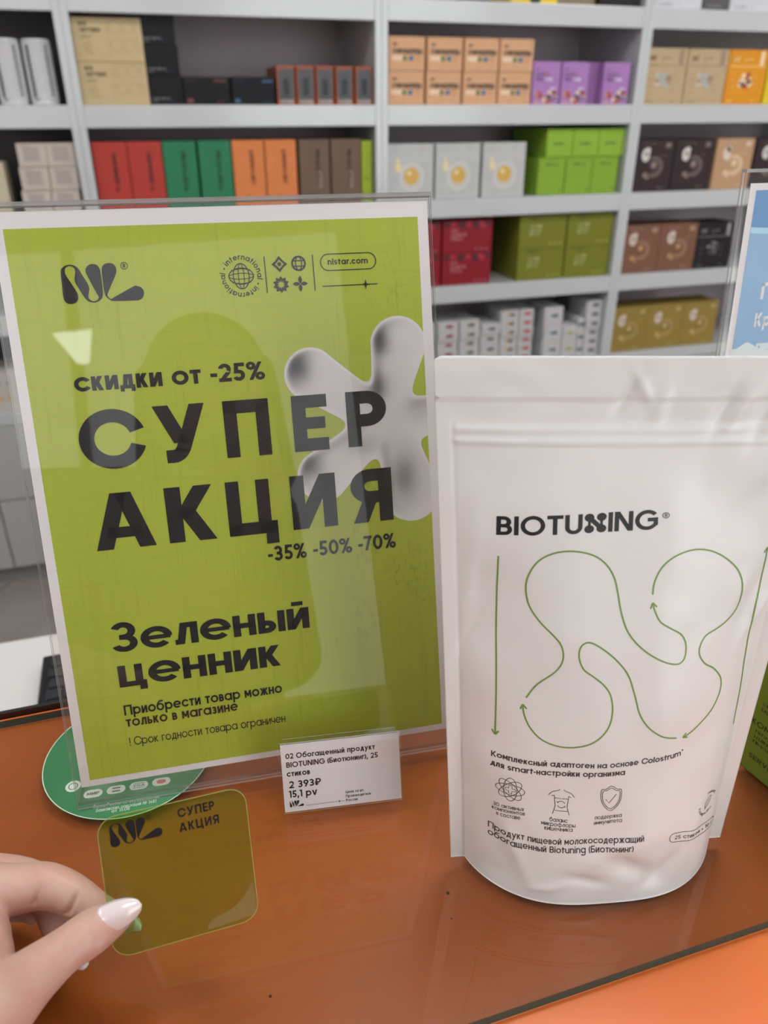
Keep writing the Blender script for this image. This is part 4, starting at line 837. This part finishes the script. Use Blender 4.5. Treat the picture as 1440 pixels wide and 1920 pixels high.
# ================================================================== white stand-up pouch
def hwid(t): return 71.4 + 0.044 * t
CREASE = [(-4, 238, 62, 9, 2.2, -.9), (2, 241, 118, 8, 2.0, .6), (10, 233, 80, 10, 3, .6), (36, 231, 70, 12, 3.0, -.9), (43, 233, 60, 12, 2.6, .8), (52, 228, 75, 14, 3.2, -.8), (60, 212, 60, 16, 4, .9), (66, 196, 100, 18, 4, -.8), (-60, 205, 55, 26, 5, .7), (-66, 160, 85, 22, 3, .5), (-66, 128, 70, 12, 2.5, -.6), (60, 150, 70, 18, 4, -.8), (66, 140, 62, 14, 3, .7),
          (10, 19, 150, 16, 5, -1.2), (26, 14, 40, 14, 4, -1.0), (-12, 13, 170, 9, 2.5, -.8), (-45, 26, 110, 16, 4, .8), (40, 26, 70, 18, 5, .9), (2, 28, 20, 18, 6, .7), (-58, 60, 60, 18, 3, -.5), (-30, 8, 15, 8, 2, .5), (20, 96, 95, 30, 9, .6)]
def pdisp(s, t):
    hw = hwid(t); ed = max(0, min(1, (hw - 7.5 - abs(s)) / 9.0)); d = 0
    body = max(0, min(1, (224 - t) / 20)); low = min(1, t / 8)
    n = noise.noise(Vector((s / 30, t / 38, 3.7))) * 2.5 + noise.noise(Vector((s / 13, t / 17, 9.1))) * .45
    d += n * ed * body * low * (.55 + .45 * min(1, abs(s) / 50)) + (noise.noise(Vector((s / 16, t / 9, 1.2))) * .35 if t > 226 else 0)
    if abs(s) < hw - 7: d += .9 * math.exp(-((t - 219.0) / 1.1) ** 2) + .75 * math.exp(-((t - 223.8) / 1.1) ** 2)
    if t > 236: d += .55 * min(1, (t - 236) / .7)
    if 12 < t < 226: d -= .35 * math.exp(-((hw - 7.2 - abs(s)) / .8) ** 2)
    for cs, ct, a, L, w, am in CREASE:
        dx, dy = s - cs, t - ct; c_, s_ = math.cos(R(a)), math.sin(R(a)); al = dx * c_ + dy * s_; ac = -dx * s_ + dy * c_
        g = (al / L) ** 2 + (ac / w) ** 2
        if g < 9: d += 1.8 * am * math.exp(-g) * low
    return d
def pouchF(s, t, front=True, extra=0.0):
    hw = hwid(t); a = 1 - 7.2 / hw; w = abs(s / hw) / a
    q = max(.8, .55 + .5 * min(1, t / 150)); e = 3.0 - .8 * min(1, t / 80); B = 32 * max(0.0, 1 - t / 226.0) ** .75
    g = (1 - w ** e) ** q if w < 1 else 0.0
    y = (-B * g - .25 - pdisp(s, t)) if front else (B * g + .25 - pdisp(s, t) * (1 if t > 226 else .2))
    L = R(5.86)
    return Vector((s / 1000, (y + t * math.sin(L) - .095 * s * t / 254) / 1000, t * math.cos(L) / 1000 + .0003))
def pouchN(s, t):
    e = .4; a = pouchF(s + e, t) - pouchF(s - e, t); b_ = pouchF(s, t + e) - pouchF(s, t - e)
    n = a.cross(b_); n.normalize(); return n if n.y < 0 else -n
def pmap(s, t, off):
    p0 = pouchF(s, t) + pouchN(s, t) * off / 1000; return tuple(p0)
pch = thing('pouch', 'white stand up pouch with green loop drawing on the counter glass', 'pouch', (.182102, .230981, 0), R(-12.744))
NU, NV, HT = 150, 210, 253.6
us = [math.sin(math.pi / 2 * (-1 + 2 * i / NU)) * .35 + (-1 + 2 * i / NU) * .65 for i in range(NU + 1)]
pm = MB(); vs = []
for side in (True, False):
    for j in range(NV + 1):
        t = HT * j / NV
        for u in us:
            hw = hwid(t)
            if t > HT - 3: hw -= 3 - math.sqrt(max(0, 9 - (t - HT + 3) ** 2))          # rounded top corners
            vs.append(pouchF(u * hw, t, side))
fs = []; W_ = NU + 1; OFF = W_ * (NV + 1)
for j in range(NV):
    for i in range(NU):
        a = j * W_ + i; fs.append((a, a + 1, a + W_ + 1, a + W_)); fs.append((OFF + a + W_, OFF + a + W_ + 1, OFF + a + 1, OFF + a))
for j in range(NV): 
    for i in (0, NU): a = j * W_ + i; fs.append((a, a + W_, OFF + a + W_, OFF + a))
for i in range(NU): a = NV * W_ + i; fs.append((a, a + 1, OFF + a + 1, OFF + a)); fs.append((i, i + 1, OFF + i + 1, OFF + i))
pm.add(vs, fs, 0, True)
pm.build('bag', mat('white matte film', rgb(220, 219, 218), .30, .5, bump=(900, .06, .0004)), pch)
tilt = lambda polys, x0, k: [[(x, y + (x - x0) * k) for x, y in q] for q in polys]
TIGHT = dict(maxlen=2.0, base=.10, step=.03)
p = Print(); p.q(tilt(text('BIOTU\u00a4ING', -55.8, 179.4, 8.2, 66.6, .185, track=.075), -55.8, .066)); p.q(text('\u00ae', 12.6, 186.0, 4.6, 2.9, .17))
p.build('brand_lettering', [mat('charcoal ink', rgb(34, 34, 36), .4)], pmap, pch, **TIGHT)
PL1 = [(-41.5,105.1),(-37.0,112.4),(-29.4,119.8),(-26.7,125.8),(-27.6,132.0),(-31.1,136.6),(-36.8,142.1),(-41.4,148.9),(-42.9,157.3),(-41.4,164.2),(-37.6,169.7),(-31.1,173.2),(-23.5,174.2),(-15.6,172.5),(-9.9,168.5),(-6.2,162.7),(-4.3,155.6),(-2.5,147.3),(0.7,138.8),(7.1,131.2),(16.0,125.1),(23.7,122.3),(27.4,124.3),(27.8,130.6),(25.1,135.9),(19.8,139.5),(14.7,143.0),(11.9,148.0),(10.7,151.7)]
PL2 = [(10.5,155.3),(11.1,161.2),(14.1,167.6),(19.7,172.0),(27.8,173.8),(36.5,172.2),(44.6,167.4),(50.8,160.8),(53.5,152.7),(52.7,143.8),(48.7,138.8),(42.9,135.6),(37.3,133.1),(34.8,128.0),(35.5,123.8),(38.9,119.4),(43.5,116.1),(47.8,111.0),(49.4,106.0),(48.4,100.3),(45.0,94.2),(39.1,89.2),(34.8,86.0),(30.8,84.3)]
PL3 = [(27.4,85.1),(20.3,87.4),(13.5,92.3),(8.5,99.4),(5.7,108.6),(1.9,118.9),(-4.4,126.6),(-11.7,132.3),(-16.3,134.1),(-19.4,132.0),(-19.9,127.1),(-17.6,121.4),(-12.9,117.8),(-8.5,114.1),(-5.2,109.0),(-4.0,101.2),(-5.5,93.4),(-10.7,86.9),(-17.7,83.5),(-25.8,82.8),(-34.0,85.4),(-39.3,90.5),(-42.0,96.6),(-42.8,101.7)]
p = Print(); LW = .72
def arrow(x, y, ang, l=2.7):
    return [_seg(x, y, x + l * math.cos(R(ang + d)), y + l * math.sin(R(ang + d)), LW) for d in (148, -148)]
for L in (PL1, PL2, PL3): p.q(stroke(smooth(L, 5), LW))
p.q(stroke(smooth([(-54.6, 169.9), (-54.3, 130.4), (-53.8, 82.7)], 12), LW)).q(arrow(-53.8, 82.7, -89))
p.q(stroke(smooth([(62.0, 79.1), (62.6, 95.9), (62.3, 116.7), (62.4, 133.6), (63.6, 148.9), (63.9, 162.1), (63.6, 170.5)], 6), LW)).q(arrow(63.6, 170.5, 92))
p.q(arrow(10.7, 151.7, 105)).q(arrow(30.8, 84.3, 203)).q(arrow(-42.8, 101.7, 100))
p.build('loop_drawing', [mat('leaf green line', rgb(112, 146, 68), .4)], pmap, pch, **TIGHT)
p = Print()
p.q(tilt(text('Комплексный адаптоген на основе Colostrum*', -55.4, 71.2, 3.0, 87.5, .18, .74, .07), -55, .043)); p.q(tilt(text('для smart-настройки организма', -55.5, 66.4, 3.0, 59.2, .18, .74, .07), -55, .050))
p.q(tilt(text('Продукт пищевой молокосодержащий', -55.5, 30.2, 3.4, 70.1, .15, .74, .08), -55, .063)); p.q(tilt(text('обогащенный Biotuning (Биотюнинг)', -55.5, 26.0, 3.4, 65.3, .15, .74, .08), -55, .055))
for s_, x, y, w in (('30 активных', -53.8, 44.4, 13.2), ('компонентов', -54.2, 42.0, 14.0), ('в составе', -52.3, 39.7, 10.2), ('баланс', -29.4, 43.9, 8.1), ('микрофлоры', -33.0, 41.6, 15.4), ('кишечника', -31.6, 39.3, 12.8), ('поддержка', -8.7, 45.8, 12.2), ('иммунитета', -9.1, 43.0, 12.9)):
    p.q(tilt(text(s_, x, y, 2.1, w, .13, .76, .08), x, .16 if x < -40 else .0 if x < -20 else .14))
AX, AY = -46.9, 56.5                                            # atom with a cross
for k in range(4): p.q(stroke([(AX + 6.3 * math.cos(R(t)) * math.cos(R(k * 45)) - 2.9 * math.sin(R(t)) * math.sin(R(k * 45)), AY + 6.3 * math.cos(R(t)) * math.sin(R(k * 45)) + 2.9 * math.sin(R(t)) * math.cos(R(k * 45))) for t in range(0, 360, 12)], .28, True))
p.q(stroke([(AX + x, AY + y) for x, y in ((-.7, 2.2), (.7, 2.2), (.7, .7), (2.2, .7), (2.2, -.7), (.7, -.7), (.7, -2.2), (-.7, -2.2), (-.7, -.7), (-2.2, -.7), (-2.2, .7), (-.7, .7))], .28, True))
TX, TY = -24.4, 54.0                                            # torso
for sg in (-1, 1):
    X = lambda x: TX + sg * x
    p.q(stroke(smooth([(X(.9), TY + 7.0), (X(1.6), TY + 6.2), (X(4.2), TY + 5.2), (X(5.8), TY + 3.2)], 4), .28)).q(stroke(smooth([(X(4.2), TY + 3.0), (X(3.2), TY + 3.4), (X(3.0), TY + 1.0), (X(2.7), TY - 2.2), (X(3.8), TY - 6.2)], 4), .28)).q(stroke(smooth([(X(.2), TY + 2.0), (X(1.6), TY + 2.2), (X(2.9), TY + 2.0)], 3), .24))
p.q(stroke(smooth([(TX - 2.9, TY - 4.2), (TX, TY - 4.4), (TX + 2.9, TY - 4.2)], 3), .26))
for a0 in (20, 200): p.q(_arc(TX, TY - 1.0, 1.7, 1.7, a0, a0 + 140, .28)).q([_seg(TX + 1.7 * math.cos(R(a0 + 140)), TY - 1 + 1.7 * math.sin(R(a0 + 140)), TX + 2.3 * math.cos(R(a0 + 120)), TY - 1 + 2.3 * math.sin(R(a0 + 120)), .26)])
HX, HY = -2.0, 57.2                                             # shield
for k in (1.0, .84): p.q(stroke(smooth([(HX, HY + 6.6 * k), (HX - 2.6 * k, HY + 4.9 * k), (HX - 4.6 * k, HY + 4.4 * k), (HX - 4.5 * k, HY - .6), (HX - 2.8 * k, HY - 4.2 * k), (HX, HY - 6.4 * k), (HX + 2.8 * k, HY - 4.2 * k), (HX + 4.5 * k, HY - .6), (HX + 4.6 * k, HY + 4.4 * k), (HX + 2.6 * k, HY + 4.9 * k)], 4, True), .3, True))
p.q(stroke([(HX - 2.4, HY - .4), (HX - .8, HY - 2.4), (HX + 2.4, HY + 2.2)], .3))
FX, FY = 50.5, 41.8
p.q(text_arc('natural', FX, FY, 5.0, 62, 1.5, .14, span=6.0)).q(text_arc('ingredients', FX, FY, 5.0, -120, 1.5, .14, span=11.5))
p.q(stroke(smooth([(FX - 1.6, FY - 2.4), (FX - 1.7, FY + .4), (FX, FY + 2.0), (FX + 1.9, FY + 3.0), (FX + 1.7, FY + .2), (FX + .6, FY - 1.5)], 4, True), .24, True)).q([_seg(FX - 1.9, FY - 2.9, FX + .9, FY + 1.4, .24)])
p.q(tilt(stroke(rrect(28.4, 29.7, 58.5, 34.9, 2.6), .3, True), 28.4, -.22)).q(tilt(text('25 стиков \u00d7 10 г', 31.4, 31.3, 2.1, 25, .15, .76), 28.4, -.22))
p.build('small_print', [mat('soft black ink', rgb(58, 56, 56), .45)], pmap, pch, **TIGHT)
b = MB(); P = [pouchF(-hwid(236) + .02, 237 + d) + Vector((0, -.0004, 0)) for d in (1.0, -1.0)] + [pouchF(-hwid(236) + 2.2, 237) + Vector((0, -.0004, 0))]
b.add(P, [(0, 1, 2)]); b.build('tear_notch', mat('notch grey', rgb(188, 186, 184), .6), pch)

# ================================================================== the green film card and the person holding it
co, cyaw, cl, cr = Vector((-.0481, .2226, .0277)), .0529, .3878, -.0459
u_ = Vector((math.cos(cyaw), math.sin(cyaw), 0)); n_ = Vector((-math.sin(cyaw), math.cos(cyaw), 0)); up_ = Vector((0, 0, 1)) * math.cos(cl) + n_ * math.sin(cl)
CU = u_ * math.cos(cr) + up_ * math.sin(cr); CV = -u_ * math.sin(cr) + up_ * math.cos(cr); CN = CU.cross(CV)
if CN.y > 0: CN = -CN
def cmap(x, y, off): return tuple(CU * x / 1000 + CV * y / 1000 + CN * off / 1000)
FILM = clear_mat('green film', (.77, .90, .72, 1), .028, diffuse=.07, dcol=(.34, .40, .03, 1)); FEDGE = clear_mat('green film edge', (.75, .9, .5, 1), .05, rough=.2, diffuse=.4, dcol=(.62, .62, .2, 1))
S_ = 60.8; P = rrect(0, 0, S_, S_, 7.6, 8); b = MB(); n = len(P)
V_ = [cmap(x, y, .14) for x, y in P] + [cmap(x, y, -.14) for x, y in P]
b.add(V_, [tuple(range(n)), tuple(range(2 * n - 1, n - 1, -1))], 0); b.add(V_, [(i, (i + 1) % n, n + (i + 1) % n, n + i) for i in range(n)], 1)
P2 = rrect(.35, .35, S_ - .35, S_ - .35, 7.3, 8)
b.add([cmap(x, y, .16) for x, y in P] + [cmap(x, y, .16) for x, y in P2], [(i, (i + 1) % n, n + (i + 1) % n, n + i) for i in range(n)], 1)
card = b.build('film_card', [FILM, FEDGE], loc=tuple(co)); tag(card, 'see through green square card with rounded corners held in the fingers', 'card')
p = Print(); p.q(logo(4.6, 47.6, 20.6)).q(reg(20.4, 57.0, .95)).q(text('СУПЕР', 32.0, 53.6, 3.9, 15.3, .2, track=.16)).q(text('АКЦИЯ', 32.0, 47.2, 3.9, 16.5, .2, track=.16))
p.build('card_lettering', [BLACK], cmap, card, base=.22)

def blend(chains, name, voxel, smooth_it=6):
    bm = bmesh.new()
    def ball(c, r):
        m = bmesh.ops.create_icosphere(bm, subdivisions=3, radius=r, matrix=Matrix.Translation(c)); return m['verts']
    for ch in chains:
        for a, b_ in zip(ch[:-1], ch[1:]):
            t = bmesh.new()
            bmesh.ops.create_icosphere(t, subdivisions=3, radius=a[3], matrix=Matrix.Translation(Vector(a[:3]))); bmesh.ops.create_icosphere(t, subdivisions=3, radius=b_[3], matrix=Matrix.Translation(Vector(b_[:3])))
            r = bmesh.ops.convex_hull(t, input=t.verts[:])
            bmesh.ops.delete(t, geom=list({v for v in t.verts if not v.link_faces}), context='VERTS')
            me = bpy.data.meshes.new('tmp'); t.to_mesh(me); t.free(); bm.from_mesh(me); bpy.data.meshes.remove(me)
    me = bpy.data.meshes.new(name + ' rough'); bm.to_mesh(me); bm.free()
    o = bpy.data.objects.new('tmp', me); COL.objects.link(o)
    md = o.modifiers.new('r', 'REMESH'); md.mode = 'VOXEL'; md.voxel_size = voxel
    sm = o.modifiers.new('s', 'SMOOTH'); sm.factor = .5; sm.iterations = smooth_it
    dg = bpy.context.evaluated_depsgraph_get(); out = bpy.data.meshes.new_from_object(o.evaluated_get(dg))
    bpy.data.objects.remove(o); bpy.data.meshes.remove(me)
    return out
def dense(ch, n=4):
    out = []
    for i in range(len(ch) - 1):
        a, b_, c, d = ch[max(i - 1, 0)], ch[i], ch[i + 1], ch[min(i + 2, len(ch) - 1)]
        for k in range(n):
            t = k / n; out.append(tuple(.5 * (2 * b_[j] + (c[j] - a[j]) * t + (2 * a[j] - 5 * b_[j] + 4 * c[j] - d[j]) * t * t + (3 * b_[j] - a[j] - 3 * c[j] + d[j]) * t ** 3) for j in range(4)))
    out.append(ch[-1]); return out
HAND = {
'thumb': [(-0.0439, 0.2251, 0.0490, 0.0063), (-0.0475, 0.2239, 0.0493, 0.0075), (-0.0546, 0.2202, 0.0505, 0.0089), (-0.0631, 0.2157, 0.0504, 0.0087), (-0.0707, 0.2103, 0.0512, 0.0101), (-0.0789, 0.2032, 0.0530, 0.0121), (-0.0899, 0.1931, 0.0563, 0.0161), (-0.1049, 0.1888, 0.0571, 0.0190)],
'index': [(-0.1191, 0.2547, 0.0486, 0.0136), (-0.1026, 0.2557, 0.0512, 0.0111), (-0.0864, 0.2527, 0.0485, 0.0103), (-0.0748, 0.2512, 0.0481, 0.0097), (-0.0675, 0.2481, 0.0466, 0.0090), (-0.0604, 0.2437, 0.0437, 0.0084), (-0.0538, 0.2390, 0.0399, 0.0072), (-0.0463, 0.2345, 0.0371, 0.0059), (-0.0421, 0.2321, 0.0351, 0.0041)],
'middle': [(-0.1240, 0.2669, 0.0379, 0.0138), (-0.1055, 0.2711, 0.0389, 0.0108), (-0.0863, 0.2678, 0.0351, 0.0098), (-0.0745, 0.2588, 0.0297, 0.0090), (-0.0711, 0.2480, 0.0248, 0.0074), (-0.0665, 0.2362, 0.0232, 0.0057), (-0.0633, 0.2305, 0.0232, 0.0036)],
'ring': [(-0.1286, 0.2682, 0.0202, 0.0141), (-0.1132, 0.2761, 0.0175, 0.0097), (-0.0965, 0.2750, 0.0164, 0.0094), (-0.0865, 0.2693, 0.0182, 0.0083), (-0.0843, 0.2629, 0.0185, 0.0048)],
'small': [(-0.1268, 0.2543, 0.0174, 0.0137), (-0.1019, 0.2293, 0.0292, 0.0090), (-0.0882, 0.2167, 0.0312, 0.0058), (-0.0805, 0.2100, 0.0320, 0.0029)],
'palm': [(-0.1206, 0.2579, 0.0449, 0.0156), (-0.1172, 0.2318, 0.0466, 0.0197), (-0.1083, 0.2036, 0.0541, 0.0190), (-0.1049, 0.1888, 0.0571, 0.0190)],
'heel': [(-0.1260, 0.2600, 0.0250, 0.0150), (-0.1230, 0.2330, 0.0320, 0.0180), (-0.1150, 0.2040, 0.0450, 0.0185)],
'web': [(-0.1033, 0.2535, 0.0469, 0.0107), (-0.0980, 0.2346, 0.0454, 0.0132), (-0.0937, 0.2128, 0.0512, 0.0139), (-0.0906, 0.1945, 0.0542, 0.0151)],
'web_edge': [(-0.0901, 0.2212, 0.0514, 0.0086), (-0.0906, 0.1945, 0.0542, 0.0151)],
'arm': [(-0.1049, 0.1888, 0.0571, 0.0190), (-0.1212, 0.1822, 0.0617, 0.0211), (-0.1522, 0.1771, 0.0605, 0.0230), (-0.1982, 0.1760, 0.0570, 0.0267), (-0.2716, 0.1750, 0.0480, 0.0335)]}
hm = blend([dense(c) if k in ('thumb', 'index', 'middle', 'ring', 'arm') else c for k, c in HAND.items()], 'hand', .0009, 9)
CR = [((-0.0707, 0.2441, 0.0613), (-0.0745, 0.2405, 0.0524), .0016, .0008), ((-0.056, 0.2393, 0.0554), (-0.0626, 0.2367, 0.0468), .0016, .0008), ((-0.071, 0.2423, 0.0555), (-0.0721, 0.2404, 0.0515), .0005, .0008),
      ((-0.0596, 0.213, 0.0658), (-0.0589, 0.2083, 0.0576), .0008, .0008), ((-0.0609, 0.213, 0.0651), (-0.0599, 0.2107, 0.0614), .0004, .0008), ((-0.0511, 0.2186, 0.0603), (-0.0501, 0.2147, 0.0538), .0007, .0012)]
nrm = [Vector(v.normal) for v in hm.vertices]; VD = Vector((-.31, .80, -.52)).normalized()
for v, nn in zip(hm.vertices, nrm):
    d = 0.0
    for a, b_, am, sg in CR:
        a, b_ = Vector(a), Vector(b_); ab = b_ - a; t = max(-.15, min(1.15, (v.co - a).dot(ab) / ab.length_squared)); w_ = v.co - a - ab * t; w_ -= VD * w_.dot(VD) * .85; q = w_.length
        if q < sg * 6 and (v.co - a).length < .02 and nn.dot(VD) < .2: d -= am * math.exp(-(q / sg) ** 2 / 1.2)
    d += noise.noise(v.co * 90) * .00035 + noise.noise(v.co * 260) * .00010
    v.co += nn * d
BODY = [[(-.2716, .175, .048, .0335), (-.335, .155, .062, .036), (-.325, .02, .12, .042), (-.275, -.24, .215, .052)], [(-.275, -.24, .215, .052), (.005, -.27, .205, .045)], [(-.06, -.27, .24, .05), (-.04, -.25, .29, .045)],
        [(-.04, -.235, .33, .075), (-.04, -.26, .37, .082)], [(-.04, -.19, .32, .03), (-.04, -.17, .33, .012)], [(-.22, -.27, .16, .085), (-.06, -.27, .16, .085), (-.09, -.28, -.10, .085), (-.18, -.28, -.10, .085), (-.22, -.27, .16, .085)],
        [(-.18, -.28, -.10, .09), (-.20, -.29, -.26, .09), (-.21, -.28, -.55, .056), (-.21, -.31, -.915, .037), (-.21, -.20, -.955, .028)], [(-.09, -.28, -.10, .09), (-.07, -.29, -.26, .09), (-.06, -.28, -.55, .056), (-.06, -.31, -.915, .037), (-.06, -.20, -.955, .028)],
        [(.005, -.27, .205, .045), (.030, -.25, .0, .038), (.028, -.14, .19, .030), (.028, -.085, .255, .023), (.026, -.07, .29, .024)]]
bmm = blend(BODY, 'torso', .009, 4)
bm = bmesh.new(); bm.from_mesh(hm); bm.from_mesh(bmm); me = bpy.data.meshes.new('body'); bm.to_mesh(me); bm.free()
for f in me.polygons: f.use_smooth = True
SKIN = mat('skin', rgb(190, 157, 144), .45, .4, mottle=(70, rgb(188, 138, 126), .7, (1, 1, 1)), bump=(700, .12, .0006), sss=.12)
me.materials.append(SKIN)
per = thing('person', 'person in a dark jumper pinching the green card, long white thumbnail showing', 'person', (0, 0, 0))
link('body', me, per)
CL = [[(-.185, .176, .058, .030), (-.2716, .175, .050, .0395), (-.335, .155, .066, .044), (-.325, .02, .12, .050), (-.275, -.24, .215, .062)], [(-.275, -.24, .215, .062), (.005, -.27, .205, .052)],
      [(-.22, -.27, .16, .10), (-.06, -.27, .16, .10), (-.09, -.28, -.16, .10), (-.18, -.28, -.16, .10), (-.22, -.27, .16, .10)], [(.005, -.27, .205, .054), (.030, -.25, .0, .046), (.028, -.15, .18, .037)]]
m1 = blend(CL, 'jumper', .008, 3); m1.materials.append(mat('dark knit', rgb(52, 48, 50), .85, bump=(300, .3, .001)))
for f in m1.polygons: f.use_smooth = True
link('jumper', m1, per)
m2 = blend([[(-.18, -.28, -.17, .098), (-.20, -.29, -.26, .098), (-.21, -.28, -.55, .066), (-.21, -.31, -.89, .048)], [(-.09, -.28, -.17, .098), (-.07, -.29, -.26, .098), (-.06, -.28, -.55, .066), (-.06, -.31, -.89, .048)]], 'trousers', .009, 3); m2.materials.append(mat('dark denim', rgb(40, 44, 56), .8))
link('trousers', m2, per)
m3 = blend([[(-.04, -.285, .39, .082), (-.04, -.30, .34, .085), (-.04, -.31, .22, .06)], [(-.105, -.27, .38, .03), (-.12, -.28, .24, .028)], [(.025, -.27, .38, .03), (.04, -.28, .24, .028)]], 'hair', .008, 3); m3.materials.append(mat('brown hair', rgb(62, 44, 34), .5))
link('hair', m3, per)
NAILM = mat('white gel nail', rgb(218, 212, 213), .10, .6, coat=.8, mottle=(60, rgb(222, 200, 200), .6, (1, 1, 1)))
def nail(base, tip, side, hw, lift, name='fingernail', curv=.55):
    """an almond nail: rows from cuticle to tip, each row bowed across"""
    base, tip, side = Vector(base), Vector(tip), Vector(side); ax = tip - base; L = ax.length; ax.normalize()
    side = (side - ax * side.dot(ax)).normalized(); up = ax.cross(side)
    if up.dot(Vector((-.265, -.847, .461))) < 0: up = -up
    m = MB(); NR, NC = 22, 14; vs = []
    for r in range(NR + 1):
        t = r / NR
        w = hw * min(1.0, math.sqrt(max(0, t * 7)) if t < .143 else 1.0) * (1 if t < .34 else math.sqrt(max(.0004, 1 - ((t - .34) / .66) ** 1.75)))
        h0 = lift * math.sin(math.pi * min(1, t * .95 + .05)) 
        for c in range(NC + 1):
            v = -1 + 2 * c / NC; vs.append(base + ax * L * t + side * v * w + up * (h0 - curv * w * v * v * .9))
    top = len(vs); vs += [v - up * .0005 for v in vs[:]]
    fs = []
    for r in range(NR):
        for c in range(NC):
            a = r * (NC + 1) + c; fs.append((a, a + 1, a + NC + 2, a + NC + 1)); fs.append((top + a + NC + 1, top + a + NC + 2, top + a + 1, top + a))
    for r in range(NR):
        for c in (0, NC): a = r * (NC + 1) + c; fs.append((a, a + NC + 1, top + a + NC + 1, top + a))
    for c in range(NC):
        for r in (0, NR): a = r * (NC + 1) + c; fs.append((a, a + 1, top + a + 1, top + a))
    m.add(vs, fs, 0, True); o = m.build(name, NAILM, per); o['label'] = 'long glossy white fingernail'; return o
nail((-0.0500, 0.2186, 0.0553), (-0.0328, 0.2218, 0.0573), Vector((-0.0495, 0.224, 0.0582)) - Vector((-0.048, 0.2172, 0.0466)), .0062, .0012)
nail((-0.0462, 0.2352, 0.0377), (-0.0366, 0.2293, 0.0322), (.35, .3, .9), .0042, .0006)
nail((-0.0630, 0.2302, 0.0247), (-0.0602, 0.2256, 0.0232), (.8, .2, .4), .0030, .0005)
nail((-0.0812, 0.2103, 0.0339), (-0.0768, 0.2050, 0.0305), (.8, .2, .4), .0026, .0005)
